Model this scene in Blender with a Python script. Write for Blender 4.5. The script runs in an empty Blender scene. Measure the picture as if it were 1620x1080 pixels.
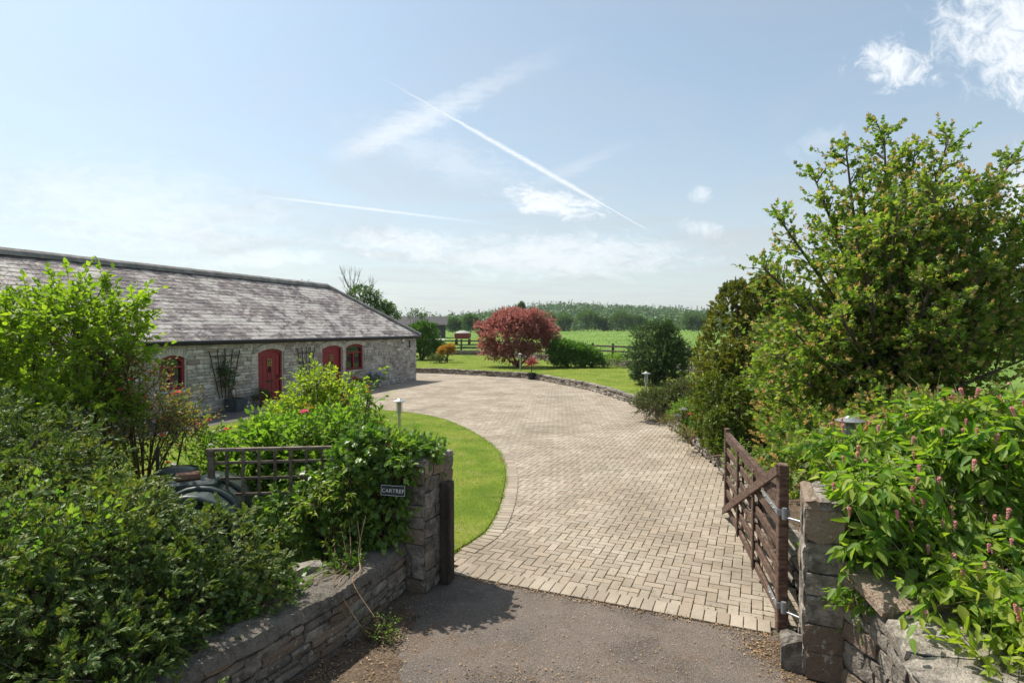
import bpy, math, random
import numpy as np
from mathutils import Vector, Matrix
from mathutils.geometry import tessellate_polygon

random.seed(7); RNG = np.random.default_rng(7)
scene = bpy.context.scene
COL = scene.collection
R = math.radians

# ------------------------------------------------------------------ camera
FPX, CAMH, HORIZ = 920.0, 2.75, 520.0
PITCH = math.atan((540 - HORIZ) / FPX)
cam = bpy.data.cameras.new('camera'); camo = bpy.data.objects.new('camera', cam); COL.objects.link(camo)
cam.sensor_width = 36; cam.lens = 36 * FPX / 1620; cam.clip_end = 12000; cam.clip_start = 0.05
camo.location = (0, 0, CAMH); camo.rotation_euler = (math.pi / 2 - PITCH, 0, 0)
scene.camera = camo

# ------------------------------------------------------------------ node helper
class NT:
    def __init__(s, tree): s.t = tree; tree.nodes.clear()
    def n(s, typ, ins=None, **props):
        nd = s.t.nodes.new(typ)
        for k, v in props.items(): setattr(nd, k, v)
        for k, v in (ins or {}).items(): s.set(nd.inputs[k], v)
        return nd
    def set(s, sock, v):
        if isinstance(v, bpy.types.NodeSocket): s.t.links.new(v, sock)
        elif isinstance(v, bpy.types.Node): s.t.links.new(v.outputs[0], sock)
        else: sock.default_value = v
    def m(s, op, a, b=0.0, c=0.0, clamp=False):
        nd = s.n('ShaderNodeMath', {0: a, 1: b, 2: c}, operation=op); nd.use_clamp = clamp; return nd.outputs[0]
    def noise(s, vec, scale, detail=4, rough=0.55, dist=0.0):
        return s.n('ShaderNodeTexNoise', {'Vector': vec, 'Scale': scale, 'Detail': detail, 'Roughness': rough, 'Distortion': dist}).outputs['Fac']
    def smooth(s, v, a, b, lo=0.0, hi=1.0):
        nd = s.n('ShaderNodeMapRange', {'Value': v, 'From Min': a, 'From Max': b, 'To Min': lo, 'To Max': hi}, interpolation_type='SMOOTHSTEP')
        return nd.outputs[0]
    def mix(s, f, a, b, blend='MIX'):
        nd = s.n('ShaderNodeMix', data_type='RGBA', blend_type=blend)
        s.set(nd.inputs[0], f)
        for sock, v in ((nd.inputs[6], a), (nd.inputs[7], b)):
            s.set(sock, tuple(v) + (1,) if isinstance(v, (tuple, list)) and len(v) == 3 else v)
        return nd.outputs[2]
    def ramp(s, f, cols):
        nd = s.n('ShaderNodeValToRGB', {0: f}); e = nd.color_ramp.elements
        while len(e) < len(cols): e.new(0.5)
        for i, (p, c) in enumerate(cols): e[i].position = p; e[i].color = tuple(c) + (1,)
        return nd.outputs[0]

# ------------------------------------------------------------------ world / sun / exposure
SUNV = Vector((-0.81, 0.585, math.tan(R(58)))).normalized()
SUN_EL = math.asin(SUNV.z); SUN_AZ = math.atan2(SUNV.x, SUNV.y)
world = bpy.data.worlds.new('World'); scene.world = world; world.use_nodes = True
def build_world():
    w = NT(world.node_tree)
    sky = w.n('ShaderNodeTexSky', sky_type='NISHITA', sun_disc=False, sun_elevation=SUN_EL, sun_rotation=SUN_AZ,
              altitude=60, air_density=1.0, dust_density=1.3, ozone_density=2.2)
    d = w.n('ShaderNodeTexCoord').outputs['Generated']
    sp = w.n('ShaderNodeSeparateXYZ', {0: d})
    z = w.m('MAXIMUM', sp.outputs[2], 0.025)
    px, py = w.m('DIVIDE', sp.outputs[0], z), w.m('DIVIDE', sp.outputs[1], z)
    P = w.n('ShaderNodeCombineXYZ', {0: px, 1: py, 2: 0.0}).outputs[0]
    up = w.smooth(sp.outputs[2], 0.0, 0.05)
    def plane(q):  # photograph pixel -> point of the cloud layer (height 1)
        return ((q[0] - 810) / (HORIZ - q[1]), FPX / (HORIZ - q[1]))
    alphas = []
    NA, NB = w.noise(P, 11.0, 4, 0.62), w.noise(P, 30.0, 3, 0.65)
    def trail(a, b, wa, wm, wb, peak, soft, fi=0.08, fo=0.1, nz=0.5, wob=1.1):
        a, b = Vector(plane(a)), Vector(plane(b)); ab = b - a; L = ab.length; u = ab / L; nn = Vector((-u.y, u.x))
        ax, ay = w.m('SUBTRACT', px, a.x), w.m('SUBTRACT', py, a.y)
        t = w.m('DIVIDE', w.m('ADD', w.m('MULTIPLY', ax, u.x), w.m('MULTIPLY', ay, u.y)), L)
        s = w.m('ADD', w.m('MULTIPLY', ax, nn.x), w.m('MULTIPLY', ay, nn.y))
        s = w.m('ADD', s, w.m('MULTIPLY', w.m('SUBTRACT', NA, 0.5), wm * wob))
        wid = w.m('MULTIPLY', w.smooth(t, 0.0, 0.42, wa, wm), w.smooth(t, 0.46, 0.72, 1.0, wb / wm))
        al = w.smooth(w.m('DIVIDE', w.m('ABSOLUTE', s), wid), 1.0, 1.0 - soft)
        al = w.m('MULTIPLY', al, w.smooth(t, 0.0, fi)); al = w.m('MULTIPLY', al, w.smooth(t, 1.0, 1.0 - fo))
        al = w.m('MULTIPLY', al, w.m('ADD', 1.0 - nz, w.m('MULTIPLY', NB, 2 * nz)))
        alphas.append(w.m('MULTIPLY', al, peak, clamp=True))
    trail((590, 118), (1030, 368), 0.009, 0.05, 0.013, 0.75, 1.0, fi=0.12, nz=.7, wob=.6)
    trail((515, 266), (960, 50), 0.15, 0.19, 0.1, 0.6, 1.0, fi=0.35, fo=0.6)
    trail((340, 302), (820, 360), 0.05, 0.08, 0.08, 0.7, 1.0, fi=0.3, fo=0.6, nz=0.35)
    trail((820, 310), (1030, 210), 0.16, 0.16, 0.1, 0.2, 1.0, fi=0.5, fo=0.5)
    # cloud patches by world direction (azimuth / height above the horizon, ahead only)
    ya = w.m('MAXIMUM', sp.outputs[1], 0.02)
    ga, gb = w.m('DIVIDE', sp.outputs[0], ya), w.m('DIVIDE', sp.outputs[2], ya)
    ahead = w.smooth(sp.outputs[1], 0.1, 0.3)
    N1 = w.noise(w.n('ShaderNodeCombineXYZ', {0: ga, 1: gb, 2: 0.0}).outputs[0], 24.0, 7, 0.7, 0.7)
    N2 = w.noise(w.n('ShaderNodeCombineXYZ', {0: w.m('MULTIPLY', ga, .42), 1: w.m('ADD', gb, w.m('MULTIPLY', ga, .06)), 2: 3.0}).outputs[0], 55.0, 6, 0.72, 0.6)
    def patch(c, r, rot, peak, NN, thr=0.5, sft=0.2, core=.42):
        cx, cy = (c[0] - 810) / FPX, (HORIZ - c[1]) / FPX
        ax, ay = w.m('SUBTRACT', ga, cx), w.m('SUBTRACT', gb, cy)
        ca, sa = math.cos(R(rot)), math.sin(R(rot))
        u = w.m('DIVIDE', w.m('ADD', w.m('MULTIPLY', ax, ca), w.m('MULTIPLY', ay, sa)), r[0] / FPX)
        v = w.m('DIVIDE', w.m('SUBTRACT', w.m('MULTIPLY', ay, ca), w.m('MULTIPLY', ax, sa)), r[1] / FPX)
        rr = w.m('SQRT', w.m('ADD', w.m('MULTIPLY', u, u), w.m('MULTIPLY', v, v)))
        val = w.m('ADD', NN, w.m('MULTIPLY', w.smooth(rr, 1.0, 0.0), core))
        al = w.m('MULTIPLY', w.smooth(val, thr + 0.12, thr + 0.12 + sft), w.smooth(rr, 1.1, 0.5))
        alphas.append(w.m('MULTIPLY', w.m('MULTIPLY', al, ahead), peak))
    patch((1410, 106), (130, 80), -12, 0.9, N1, 0.55, 0.3)
    patch((1600, 60), (280, 190), -38, 0.9, N1, 0.50, 0.36)
    patch((1620, 330), (100, 150), 0, 0.6, N1, 0.45, 0.4)
    patch((870, 322), (190, 50), -13, 0.95, N2, 0.54, 0.34)
    patch((1100, 310), (50, 30), 10, 0.6, N1, 0.56, 0.4)
    patch((1110, 362), (80, 30), -10, 0.6, N1, 0.54, 0.4)
    patch((650, 388), (210, 44), -4, 0.75, N2, 0.45, 0.45)
    patch((880, 405), (380, 60), 0, 0.65, N2, 0.42, 0.45)
    patch((230, 330), (420, 120), -8, 0.4, N2, 0.42, 0.5)
    patch((700, 250), (260, 60), -20, 0.3, N2, 0.42, 0.5)
    patch((1290, 225), (100, 36), 20, 0.25, N1, 0.5, 0.4)
    patch((420, 410), (200, 26), 2, 0.4, N2, 0.45, 0.4)
    tot = 0.0
    for q_ in alphas: tot = w.m('MAXIMUM', tot, q_)
    tot = w.m('MULTIPLY', tot, up, clamp=True)
    # thin veil everywhere, thicker low down, as hazy summer air has
    cir = w.smooth(w.noise(P, 0.5, 5, 0.6, 0.8), 0.35, 0.80, 0.26, 0.55)
    veil = w.m('ADD', cir, w.smooth(sp.outputs[2], 0.42, 0.02, 0.0, 0.40), clamp=True)
    bw = w.n('ShaderNodeRGBToBW', {0: sky.outputs[0]}).outputs[0]
    def grey(v): return w.n('ShaderNodeCombineColor', {0: v, 1: w.m('MULTIPLY', v, 1.04), 2: w.m('MULTIPLY', v, 1.075)}).outputs[0]
    soft = w.m('ADD', w.m('MULTIPLY', bw, VEIL[0]), VEIL[1])
    col = w.mix(veil, w.mix(1.0, sky.outputs[0], (.98, 1.035, .925), 'MULTIPLY'), grey(soft))
    col = w.mix(tot, col, grey(w.m('MAXIMUM', CLOUD, w.m('MULTIPLY', bw, 1.02))))
    bg = w.n('ShaderNodeBackground', {'Color': col, 'Strength': SKY})
    w.n('ShaderNodeOutputWorld', {'Surface': bg.outputs[0]})
SKY, CLOUD, VEIL = 0.112, 5.3, (0.2, 2.55)
build_world()
sl = bpy.data.lights.new('sun', 'SUN'); sl.energy = 3.6; sl.angle = R(0.55); sl.color = (1.0, 0.945, 0.86)
so = bpy.data.objects.new('sun', sl); COL.objects.link(so)
so.rotation_euler = (-SUNV).to_track_quat('-Z', 'Y').to_euler(); so.location = SUNV * 50
vs = scene.view_settings; vs.view_transform = 'Standard'; vs.look = 'None'; vs.exposure = 0.80; vs.gamma = 1.0
try: vs.use_curve_mapping = False
except Exception: pass
scene.cycles.max_bounces = 7; scene.cycles.transparent_max_bounces = 8; scene.cycles.volume_bounces = 0
scene.cycles.diffuse_bounces = 3; scene.cycles.transmission_bounces = 4; scene.cycles.glossy_bounces = 2; scene.cycles.caustics_reflective = False; scene.cycles.caustics_refractive = False

# ------------------------------------------------------------------ scene helpers
def ray(px, py):
    xc, yc = (px - 810) / FPX, (540 - py) / FPX
    c, s = math.cos(PITCH), math.sin(PITCH)
    return Vector((xc, c + yc * s, -s + yc * c))
def G(px, py, z=0.0):                      # where the sight line through a photograph pixel meets the level z
    d = ray(px, py); t = (z - CAMH) / d.z
    return Vector((d.x * t, d.y * t, z))
def AT(px, py, Y):
    d = ray(px, py); t = Y / d.y
    return Vector((d.x * t, Y, CAMH + d.z * t))
def tag(o, label=None, cat=None, group=None, kind=None):
    if label: o['label'] = label
    if cat: o['category'] = cat
    if group: o['group'] = group
    if kind: o['kind'] = kind
    return o
def link(name, mesh, mat=None, parent=None, mw=None):
    o = bpy.data.objects.new(name, mesh); COL.objects.link(o)
    if mat is not None and mesh is not None and not len(mesh.materials):
        for m in (mat if isinstance(mat, (list, tuple)) else [mat]): mesh.materials.append(m)
    if parent is not None:
        o.parent = parent
        if parent.type == 'EMPTY' or True: o.matrix_parent_inverse = PINV.get(parent.name, Matrix.Identity(4))
    if mw is not None: o.matrix_basis = mw
    return o
PINV = {}
def empty(name, loc=(0, 0, 0), label=None, cat=None, group=None):
    o = bpy.data.objects.new(name, None); COL.objects.link(o); o.empty_display_size = 0.2
    o.location = loc
    PINV[o.name] = Matrix.Translation(Vector(loc)).inverted()     # parts are modelled in place
    return tag(o, label, cat, group)
def mesh_from(name, V, F, smooth=False):
    me = bpy.data.meshes.new(name); me.from_pydata([tuple(v) for v in V], [], [tuple(f) for f in F])
    if smooth: me.polygons.foreach_set('use_smooth', [True] * len(me.polygons))
    me.update(); return me
def mesh_np(name, V, F, smooth=False):
    V = np.asarray(V, np.float32); F = np.asarray(F, np.int32); k = F.shape[1]
    me = bpy.data.meshes.new(name); me.vertices.add(len(V)); me.vertices.foreach_set('co', V.ravel())
    me.loops.add(F.size); me.loops.foreach_set('vertex_index', F.ravel())
    me.polygons.add(len(F)); me.polygons.foreach_set('loop_start', np.arange(len(F), dtype=np.int32) * k)
    if smooth: me.polygons.foreach_set('use_smooth', np.ones(len(F), bool))
    me.update(calc_edges=True); me.validate(); return me

class MB:
    def __init__(s): s.v = []; s.f = []
    def add(s, V, F):
        o = len(s.v); s.v += [Vector(v) for v in V]; s.f += [tuple(i + o for i in f) for f in F]; return s
    def box(s, c, size, M=None, bev=0.0):
        hx, hy, hz = [q / 2 for q in size]; V = []; F = []
        if bev <= 0:
            V = [(x, y, z) for z in (-hz, hz) for y in (-hy, hy) for x in (-hx, hx)]
            F = [(0, 2, 3, 1), (4, 5, 7, 6), (0, 1, 5, 4), (2, 6, 7, 3), (0, 4, 6, 2), (1, 3, 7, 5)]
        else:
            b = min(bev, hx * .8, hy * .8, hz * .8)
            for sz in (-1, 1):
                for sy in (-1, 1):
                    for sx in (-1, 1):
                        V += [(sx * hx, sy * (hy - b), sz * (hz - b)), (sx * (hx - b), sy * hy, sz * (hz - b)), (sx * (hx - b), sy * (hy - b), sz * hz)]
            I = lambda x, y, z, k: ((z * 2 + y) * 2 + x) * 3 + k
            F = [(I(0,0,0,2), I(0,1,0,2), I(1,1,0,2), I(1,0,0,2)), (I(0,0,1,2), I(1,0,1,2), I(1,1,1,2), I(0,1,1,2)),
                 (I(0,0,0,1), I(1,0,0,1), I(1,0,1,1), I(0,0,1,1)), (I(0,1,0,1), I(0,1,1,1), I(1,1,1,1), I(1,1,0,1)),
                 (I(0,0,0,0), I(0,0,1,0), I(0,1,1,0), I(0,1,0,0)), (I(1,0,0,0), I(1,1,0,0), I(1,1,1,0), I(1,0,1,0))]
            for y in (0, 1):
                for z in (0, 1): F.append((I(0,y,z,1), I(1,y,z,1), I(1,y,z,2), I(0,y,z,2)))
            for x in (0, 1):
                for z in (0, 1): F.append((I(x,0,z,0), I(x,1,z,0), I(x,1,z,2), I(x,0,z,2)))
                for y in (0, 1): F.append((I(x,y,0,0), I(x,y,1,0), I(x,y,1,1), I(x,y,0,1)))
            for x in (0, 1):
                for y in (0, 1):
                    for z in (0, 1): F.append((I(x,y,z,0), I(x,y,z,1), I(x,y,z,2)))
        M = M or Matrix.Identity(4)
        T = Matrix.Translation(Vector(c)) @ M
        return s.add([T @ Vector(v) for v in V], F)
    def bar(s, a, b, w, h, up=(0, 0, 1), bev=0.004):
        a, b = Vector(a), Vector(b); u = (b - a); L = u.length; u /= L
        v = Vector(up).cross(u)
        if v.length < 1e-4: v = Vector((1, 0, 0)).cross(u)
        v.normalize(); t = u.cross(v)
        M = Matrix((u, v, t)).transposed().to_4x4()
        return s.box((a + b) / 2, (L, w, h), M, bev)
    def tube(s, pts, rad, n=6, cap=True):
        pts = [Vector(p) for p in pts]; rings = []
        rad = rad if isinstance(rad, (list, tuple)) else [rad] * len(pts)
        prev = None
        for i, p in enumerate(pts):
            u = (pts[min(i + 1, len(pts) - 1)] - pts[max(i - 1, 0)]).normalized()
            a = prev - u * prev.dot(u) if prev is not None else u.orthogonal()
            if a.length < 1e-5: a = u.orthogonal()
            a.normalize(); prev = a; b = u.cross(a)
            rings.append([p + (a * math.cos(2 * math.pi * k / n) + b * math.sin(2 * math.pi * k / n)) * rad[i] for k in range(n)])
        V = [q for r in rings for q in r]; F = []
        for i in range(len(rings) - 1):
            for k in range(n): F.append((i * n + k, i * n + (k + 1) % n, (i + 1) * n + (k + 1) % n, (i + 1) * n + k))
        if cap: F.append(tuple(range(n - 1, -1, -1))); F.append(tuple((len(rings) - 1) * n + k for k in range(n)))
        return s.add(V, F)
    def lathe(s, c, prof, n=16, M=None):
        c = Vector(c); M = M or Matrix.Identity(3); V = []; F = []
        for r, z in prof: V += [c + M @ Vector((r * math.cos(2 * math.pi * k / n), r * math.sin(2 * math.pi * k / n), z)) for k in range(n)]
        for i in range(len(prof) - 1):
            for k in range(n): F.append((i * n + k, i * n + (k + 1) % n, (i + 1) * n + (k + 1) % n, (i + 1) * n + k))
        return s.add(V, F)
    def prism(s, outline, o, u, v, nrm, d0, d1):   # 2-D outline in the frame (u, v), extruded along nrm
        o, u, v, nrm = Vector(o), Vector(u), Vector(v), Vector(nrm); k = len(outline)
        V = [o + u * a + v * b + nrm * d0 for a, b in outline] + [o + u * a + v * b + nrm * d1 for a, b in outline]
        F = [tuple(range(k - 1, -1, -1)), tuple(range(k, 2 * k))] + [(i, (i + 1) % k, k + (i + 1) % k, k + i) for i in range(k)]
        return s.add(V, F)
    def build(s, name, mat, parent=None, smooth=False):
        me = mesh_from(name, s.v, s.f, smooth)
        return link(name, me, mat, parent)

def catmull(pts, per=8):
    pts = [Vector(p) for p in pts]; out = []
    for i in range(len(pts) - 1):
        p0, p1, p2, p3 = pts[max(i - 1, 0)], pts[i], pts[i + 1], pts[min(i + 2, len(pts) - 1)]
        for k in range(per):
            t = k / per
            out.append(0.5 * (2 * p1 + (p2 - p0) * t + (2 * p0 - 5 * p1 + 4 * p2 - p3) * t * t + (3 * p1 - p0 - 3 * p2 + p3) * t ** 3))
    out.append(pts[-1]); return out
def resample(pts, step):
    out = [pts[0].copy()]; acc = 0.0
    for a, b in zip(pts, pts[1:]):
        L = (b - a).length; pos = step - acc
        while pos <= L: out.append(a + (b - a) * (pos / L)); pos += step
        acc = L - (pos - step)
    return out
def sheet(name, poly, z, mat, parent=None, side=0.0):
    poly = [Vector((p[0], p[1], z)) for p in poly]
    tris = tessellate_polygon([poly]); F = []
    for t in tris:
        a, b, c = (poly[i] for i in t)
        F.append(t if (b - a).cross(c - a).z > 0 else (t[0], t[2], t[1]))
    V = list(poly)
    if side:
        n = len(V); V += [Vector((p.x, p.y, z - side)) for p in poly]
        F += [(i, (i + 1) % n, n + (i + 1) % n, n + i) for i in range(n)]
    return link(name, mesh_from(name, V, F), mat, parent)
def inside(poly, x, y):
    P = np.array([(p[0], p[1]) for p in poly]); x = np.asarray(x, float); y = np.asarray(y, float)
    r = np.zeros(x.shape, bool); j = len(P) - 1
    for i in range(len(P)):
        xi, yi, xj, yj = *P[i], *P[j]
        if yi != yj: r ^= ((yi > y) != (yj > y)) & (x < (xj - xi) * (y - yi) / (yj - yi) + xi)
        j = i
    return r
def vnoise(p, f, seed=0):                 # cheap smooth pseudo-noise on (n,3) arrays, about -1..1
    r = np.random.default_rng(seed); s = np.zeros(len(p))
    for i in range(6):
        k = r.normal(size=3) * f * (1 + .35 * i); s += np.sin(p @ k + r.uniform(0, 6.28)) / (1 + .35 * i)
    return s / 2.6

# ------------------------------------------------------------------ materials
def piece_rnd(w):                          # one random number per piece (object or loose island)
    a = w.n('ShaderNodeObjectInfo').outputs['Random']; b = w.n('ShaderNodeNewGeometry').outputs['Random Per Island']
    return w.m('FRACT', w.m('ADD', a, b))
def surf(name, cols, scale=3.0, rough=0.85, bump=0.3, bscale=30.0, var=0.0, hue=None, spec=0.3, speck=None, patch=None, metal=0.0, wscale=None, bdist=0.02, pinch=(0.3, 0.7)):
    m = bpy.data.materials.new(name); m.use_nodes = True; w = NT(m.node_tree)
    P = w.n('ShaderNodeNewGeometry').outputs['Position']
    if wscale:
        P = w.n('ShaderNodeMapping', {'Vector': P, 'Scale': wscale}).outputs[0]
    f = w.smooth(w.noise(P, scale, 6, 0.62, 0.3), *pinch)
    c = w.ramp(f, [(i / max(1, len(cols) - 1), q) for i, q in enumerate(cols)])
    if var or hue:
        r = piece_rnd(w)
        if hue: c = w.mix(w.smooth(r, 0.62, 0.9), c, hue)
        if var:
            r2 = w.m('FRACT', w.m('MULTIPLY', r, 7.31))
            v = w.m('ADD', 1 - var, w.m('MULTIPLY', r2, 2 * var))
            c = w.mix(1.0, c, w.n('ShaderNodeCombineColor', {0: v, 1: v, 2: v}).outputs[0], 'MULTIPLY')
    for q in ([patch] if patch and not isinstance(patch, list) else (patch or [])):   # (colour, scale, lo, hi, amount): stains, lichen, moss
        pc, ps, lo, hi, am = q
        c = w.mix(w.smooth(w.noise(P, ps, 5, 0.65, 0.4), lo, hi, 0.0, am), c, pc)
    if speck:                              # (colour, scale, threshold, amount)
        vor = w.n('ShaderNodeTexVoronoi', {'Vector': P, 'Scale': speck[1]})
        sc = w.n('ShaderNodeSeparateColor', {0: vor.outputs['Color']}).outputs[0]
        c = w.mix(w.smooth(sc, speck[2], speck[2] + 0.1, 0, speck[3]), c, speck[0])
    b = w.n('ShaderNodeBsdfPrincipled', {'Base Color': c, 'Roughness': rough, 'Metallic': metal})
    b.inputs['Specular IOR Level'].default_value = spec
    if bump:
        h = w.m('ADD', w.noise(P, bscale, 6, 0.65), w.m('MULTIPLY', w.noise(P, bscale * .25, 3), 1.0))
        bn = w.n('ShaderNodeBump', {'Strength': bump, 'Distance': bdist, 'Height': h}); w.set(b.inputs['Normal'], bn.outputs[0])
    w.n('ShaderNodeOutputMaterial', {'Surface': b.outputs[0]})
    return m
def leafmat(name, cols, trans=0.4, tint=(1.5, 1.75, 0.55), rough=0.5, spec=0.35, patch=None):
    cols = [tuple(min(.8, q * 1.36) for q in cc) for cc in cols]
    m = bpy.data.materials.new(name); m.use_nodes = True; w = NT(m.node_tree)
    r = piece_rnd(w)
    P = w.n('ShaderNodeNewGeometry').outputs['Position']
    f = w.m('ADD', w.m('MULTIPLY', r, 0.75), w.m('MULTIPLY', w.m('SUBTRACT', w.noise(P, 1.6, 3), 0.35), 0.8), clamp=True)
    c = w.ramp(f, [(i / max(1, len(cols) - 1), q) for i, q in enumerate(cols)])
    if patch: c = w.mix(w.smooth(w.noise(P, patch[1], 3), patch[2], patch[3]), c, patch[0])
    b = w.n('ShaderNodeBsdfPrincipled', {'Base Color': c, 'Roughness': rough}); b.inputs['Specular IOR Level'].default_value = spec
    tc = w.mix(1.0, c, tint, 'MULTIPLY')
    t = w.n('ShaderNodeBsdfTranslucent', {'Color': tc})
    mx = w.n('ShaderNodeMixShader', {0: trans, 1: b.outputs[0], 2: t.outputs[0]})
    w.n('ShaderNodeOutputMaterial', {'Surface': mx.outputs[0]})
    return m
def plain(name, c, rough=0.5, metal=0.0, spec=0.4):
    return surf(name, [tuple(q * .85 for q in c), c], 8, rough, 0.06, 60, metal=metal, spec=spec)
def glassmat(name, c=(0.02, 0.025, 0.03)):
    m = bpy.data.materials.new(name); m.use_nodes = True; w = NT(m.node_tree)
    b = w.n('ShaderNodeBsdfPrincipled', {'Base Color': c + (1,), 'Roughness': 0.04}); b.inputs['Specular IOR Level'].default_value = 0.8
    w.n('ShaderNodeOutputMaterial', {'Surface': b.outputs[0]}); return m

M = {}
M['paver'] = surf('paver', [(.25, .205, .152), (.335, .282, .215), (.40, .342, .268)], 0.8, 0.9, 0.35, 90, var=0.12, hue=(.31, .25, .185), bdist=0.006,
                  patch=[((.13, .112, .075), 0.5, .50, .72, .55), ((.33, .29, .225), 9, .56, .7, .4), ((.10, .088, .055), 14, .6, .74, .6)], speck=((.2, .16, .12), 160, .8, .5))
M['joint'] = surf('joint_sand', [(.07, .06, .042), (.12, .10, .07), (.075, .08, .04)], 3, 0.95, 0.4, 80)
M['asphalt'] = surf('asphalt', [(.088, .068, .053), (.145, .115, .091), (.11, .087, .068)], 1.3, 0.9, 0.9, 150, bdist=0.008,
                    patch=[((.115, .075, .048), 1.9, .5, .66, .75), ((.075, .064, .056), 0.9, .5, .66, .7), ((.26, .225, .19), 5, .6, .75, .35)], speck=((.33, .29, .25), 210, .78, .6))
M['tarmac'] = surf('path_tarmac', [(.10, .088, .08), (.15, .13, .115)], 2, 0.9, 0.6, 140, speck=((.24, .21, .19), 120, .85, .5))
M['lawn'] = surf('lawn', [(.105, .16, .014), (.16, .215, .022), (.225, .25, .04)], 0.9, 0.9, 0.9, 90, spec=.15, bdist=0.02,
                 patch=[((.07, .125, .015), 18, .5, .7, .6), ((.28, .25, .085), 1.7, .54, .72, .7)])
M['field'] = surf('field_grass', [(.11, .19, .035), (.155, .245, .05), (.20, .275, .065)], .06, 0.95, 0.8, 6, spec=.1, bdist=.2,
                  patch=((.07, .12, .025), 1.2, .5, .7, .6))
M['soil'] = surf('soil', [(.075, .052, .034), (.14, .10, .066)], 6, 0.95, 0.9, 40, bdist=.03, speck=((.25, .18, .11), 60, .75, .5))
M['stone'] = surf('garden_stone', [(.15, .13, .105), (.28, .245, .20), (.38, .335, .28)], 7, 0.92, 0.8, 55, var=.2, hue=(.16, .135, .11),
                  patch=[((.43, .41, .36), 12, .58, .68, .55), ((.075, .07, .05), 4, .55, .7, .6)])
M['pillarstone'] = surf('gate_stone', [(.14, .118, .095), (.27, .235, .195), (.39, .345, .285)], 9, 0.95, 1.0, 40, var=.28, hue=(.27, .20, .145), bdist=.03,
                  patch=[((.50, .48, .42), 16, .58, .66, .65), ((.05, .048, .03), 5, .55, .72, .7), ((.30, .22, .07), 9, .67, .74, .5)])
M['mortar'] = surf('mortar', [(.16, .145, .125), (.24, .22, .19)], 6, 0.95, 0.8, 60, patch=((.09, .08, .06), 3, .5, .7, .7))
M['capmortar'] = surf('cap_mortar', [(.20, .168, .132), (.35, .305, .25)], 9, 0.95, 1.2, 110, bdist=.03, speck=((.4, .37, .31), 90, .72, .6), patch=[((.10, .095, .06), 4, .5, .68, .7), ((.42, .40, .36), 20, .6, .7, .5)])
M['barnstone'] = surf('barn_stone', [(.29, .268, .24), (.46, .435, .395), (.58, .55, .50)], 3, 0.92, 0.7, 30, var=.24, hue=(.34, .29, .24),
                  patch=[((.50, .485, .44), 5, .56, .7, .5), ((.13, .12, .11), 1.5, .56, .72, .5)])
M['barnmortar'] = surf('barn_mortar', [(.42, .40, .36), (.54, .51, .46)], 4, 0.95, 0.5, 40)
M['whitebrick'] = surf('pale_brick', [(.42, .40, .36), (.52, .50, .45)], 5, 0.9, 0.4, 50, var=.14)
M['slate'] = surf('roof_slate', [(.125, .098, .088), (.24, .198, .178), (.36, .315, .28)], 1.4, 0.6, 0.5, 24, var=.36, spec=.45, hue=(.155, .12, .12),
                  patch=[((.50, .46, .415), 1.7, .48, .58, .75), ((.095, .075, .073), .9, .55, .64, .85), ((.5, .47, .42), 9, .56, .64, .6), ((.09, .075, .07), 6, .6, .68, .6)], wscale=(1, .45, 1))
M['ridge'] = surf('ridge_tile', [(.16, .15, .14), (.28, .26, .24)], 3, 0.85, 0.5, 30, var=.15)
M['reddoor'] = surf('red_paint', [(.20, .010, .016), (.235, .012, .02)], 3, 0.42, 0.08, 20, spec=.4)
M['black'] = plain('black_metal', (.012, .012, .013), .45)
M['iron'] = plain('dark_iron', (.03, .03, .032), .6)
M['brass'] = plain('brass', (.45, .33, .12), .35, .9)
M['glass'] = glassmat('window_glass')
M['white'] = plain('white_plastic', (.72, .72, .70), .45)
M['gatewood'] = surf('gate_wood', [(.055, .031, .022), (.105, .062, .044), (.165, .108, .078)], 9, 0.8, 0.6, 30, wscale=(1, 1, 4), var=.2, bdist=.01, patch=((.22, .17, .13), 7, .58, .75, .5))
M['greywood'] = surf('weathered_wood', [(.085, .062, .046), (.155, .12, .092), (.22, .18, .145)], 10, 0.85, 0.6, 40, wscale=(1, 1, 4), var=.18, bdist=.008)
M['darkwood'] = surf('dark_post_wood', [(.035, .028, .022), (.075, .058, .045)], 9, 0.85, 0.6, 30, wscale=(1, 1, .3), bdist=.01)
M['fence'] = surf('fence_wood', [(.05, .04, .032), (.11, .085, .068)], 5, 0.85, 0.3, 20, var=.2, patch=((.19, .12, .09), 1.5, .5, .7, .6))
M['galv'] = plain('galvanised_steel', (.36, .37, .39), .5, .7)
M['steel'] = plain('lamp_steel', (.50, .50, .50), .38, .8)
M['lampglass'] = glassmat('lamp_glass', (.30, .31, .30))
M['tank'] = surf('tank_plastic', [(.035, .05, .045), (.055, .07, .065)], 4, 0.42, 0.15, 25, spec=.5, patch=((.13, .14, .125), 5, .55, .75, .4))
M['brick'] = surf('red_brick', [(.24, .12, .08), (.31, .19, .13)], 12, .9, .5, 60)
M['slatesign'] = plain('sign_slate', (.028, .03, .034), .5)
M['letter'] = plain('sign_letters', (.72, .72, .70), .6)
M['lead'] = surf('lead_planter', [(.045, .055, .065), (.075, .09, .10)], 7, .6, .2, 30)
M['bark'] = surf('bark', [(.07, .055, .042), (.14, .115, .09)], 12, .9, .9, 40, wscale=(1, 1, .3))
M['greybark'] = surf('grey_bark', [(.14, .125, .11), (.24, .22, .195)], 9, .9, .5, 30)
M['twig'] = surf('twig', [(.085, .055, .035), (.15, .10, .065)], 12, .85, .2, 30)
M['greenstem'] = surf('green_stem', [(.10, .13, .035), (.14, .16, .05)], 12, .6, .1, 30)
M['litter'] = surf('leaf_litter', [(.22, .13, .06), (.36, .25, .14)], 9, .9, .2, 40, var=.4)
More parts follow.
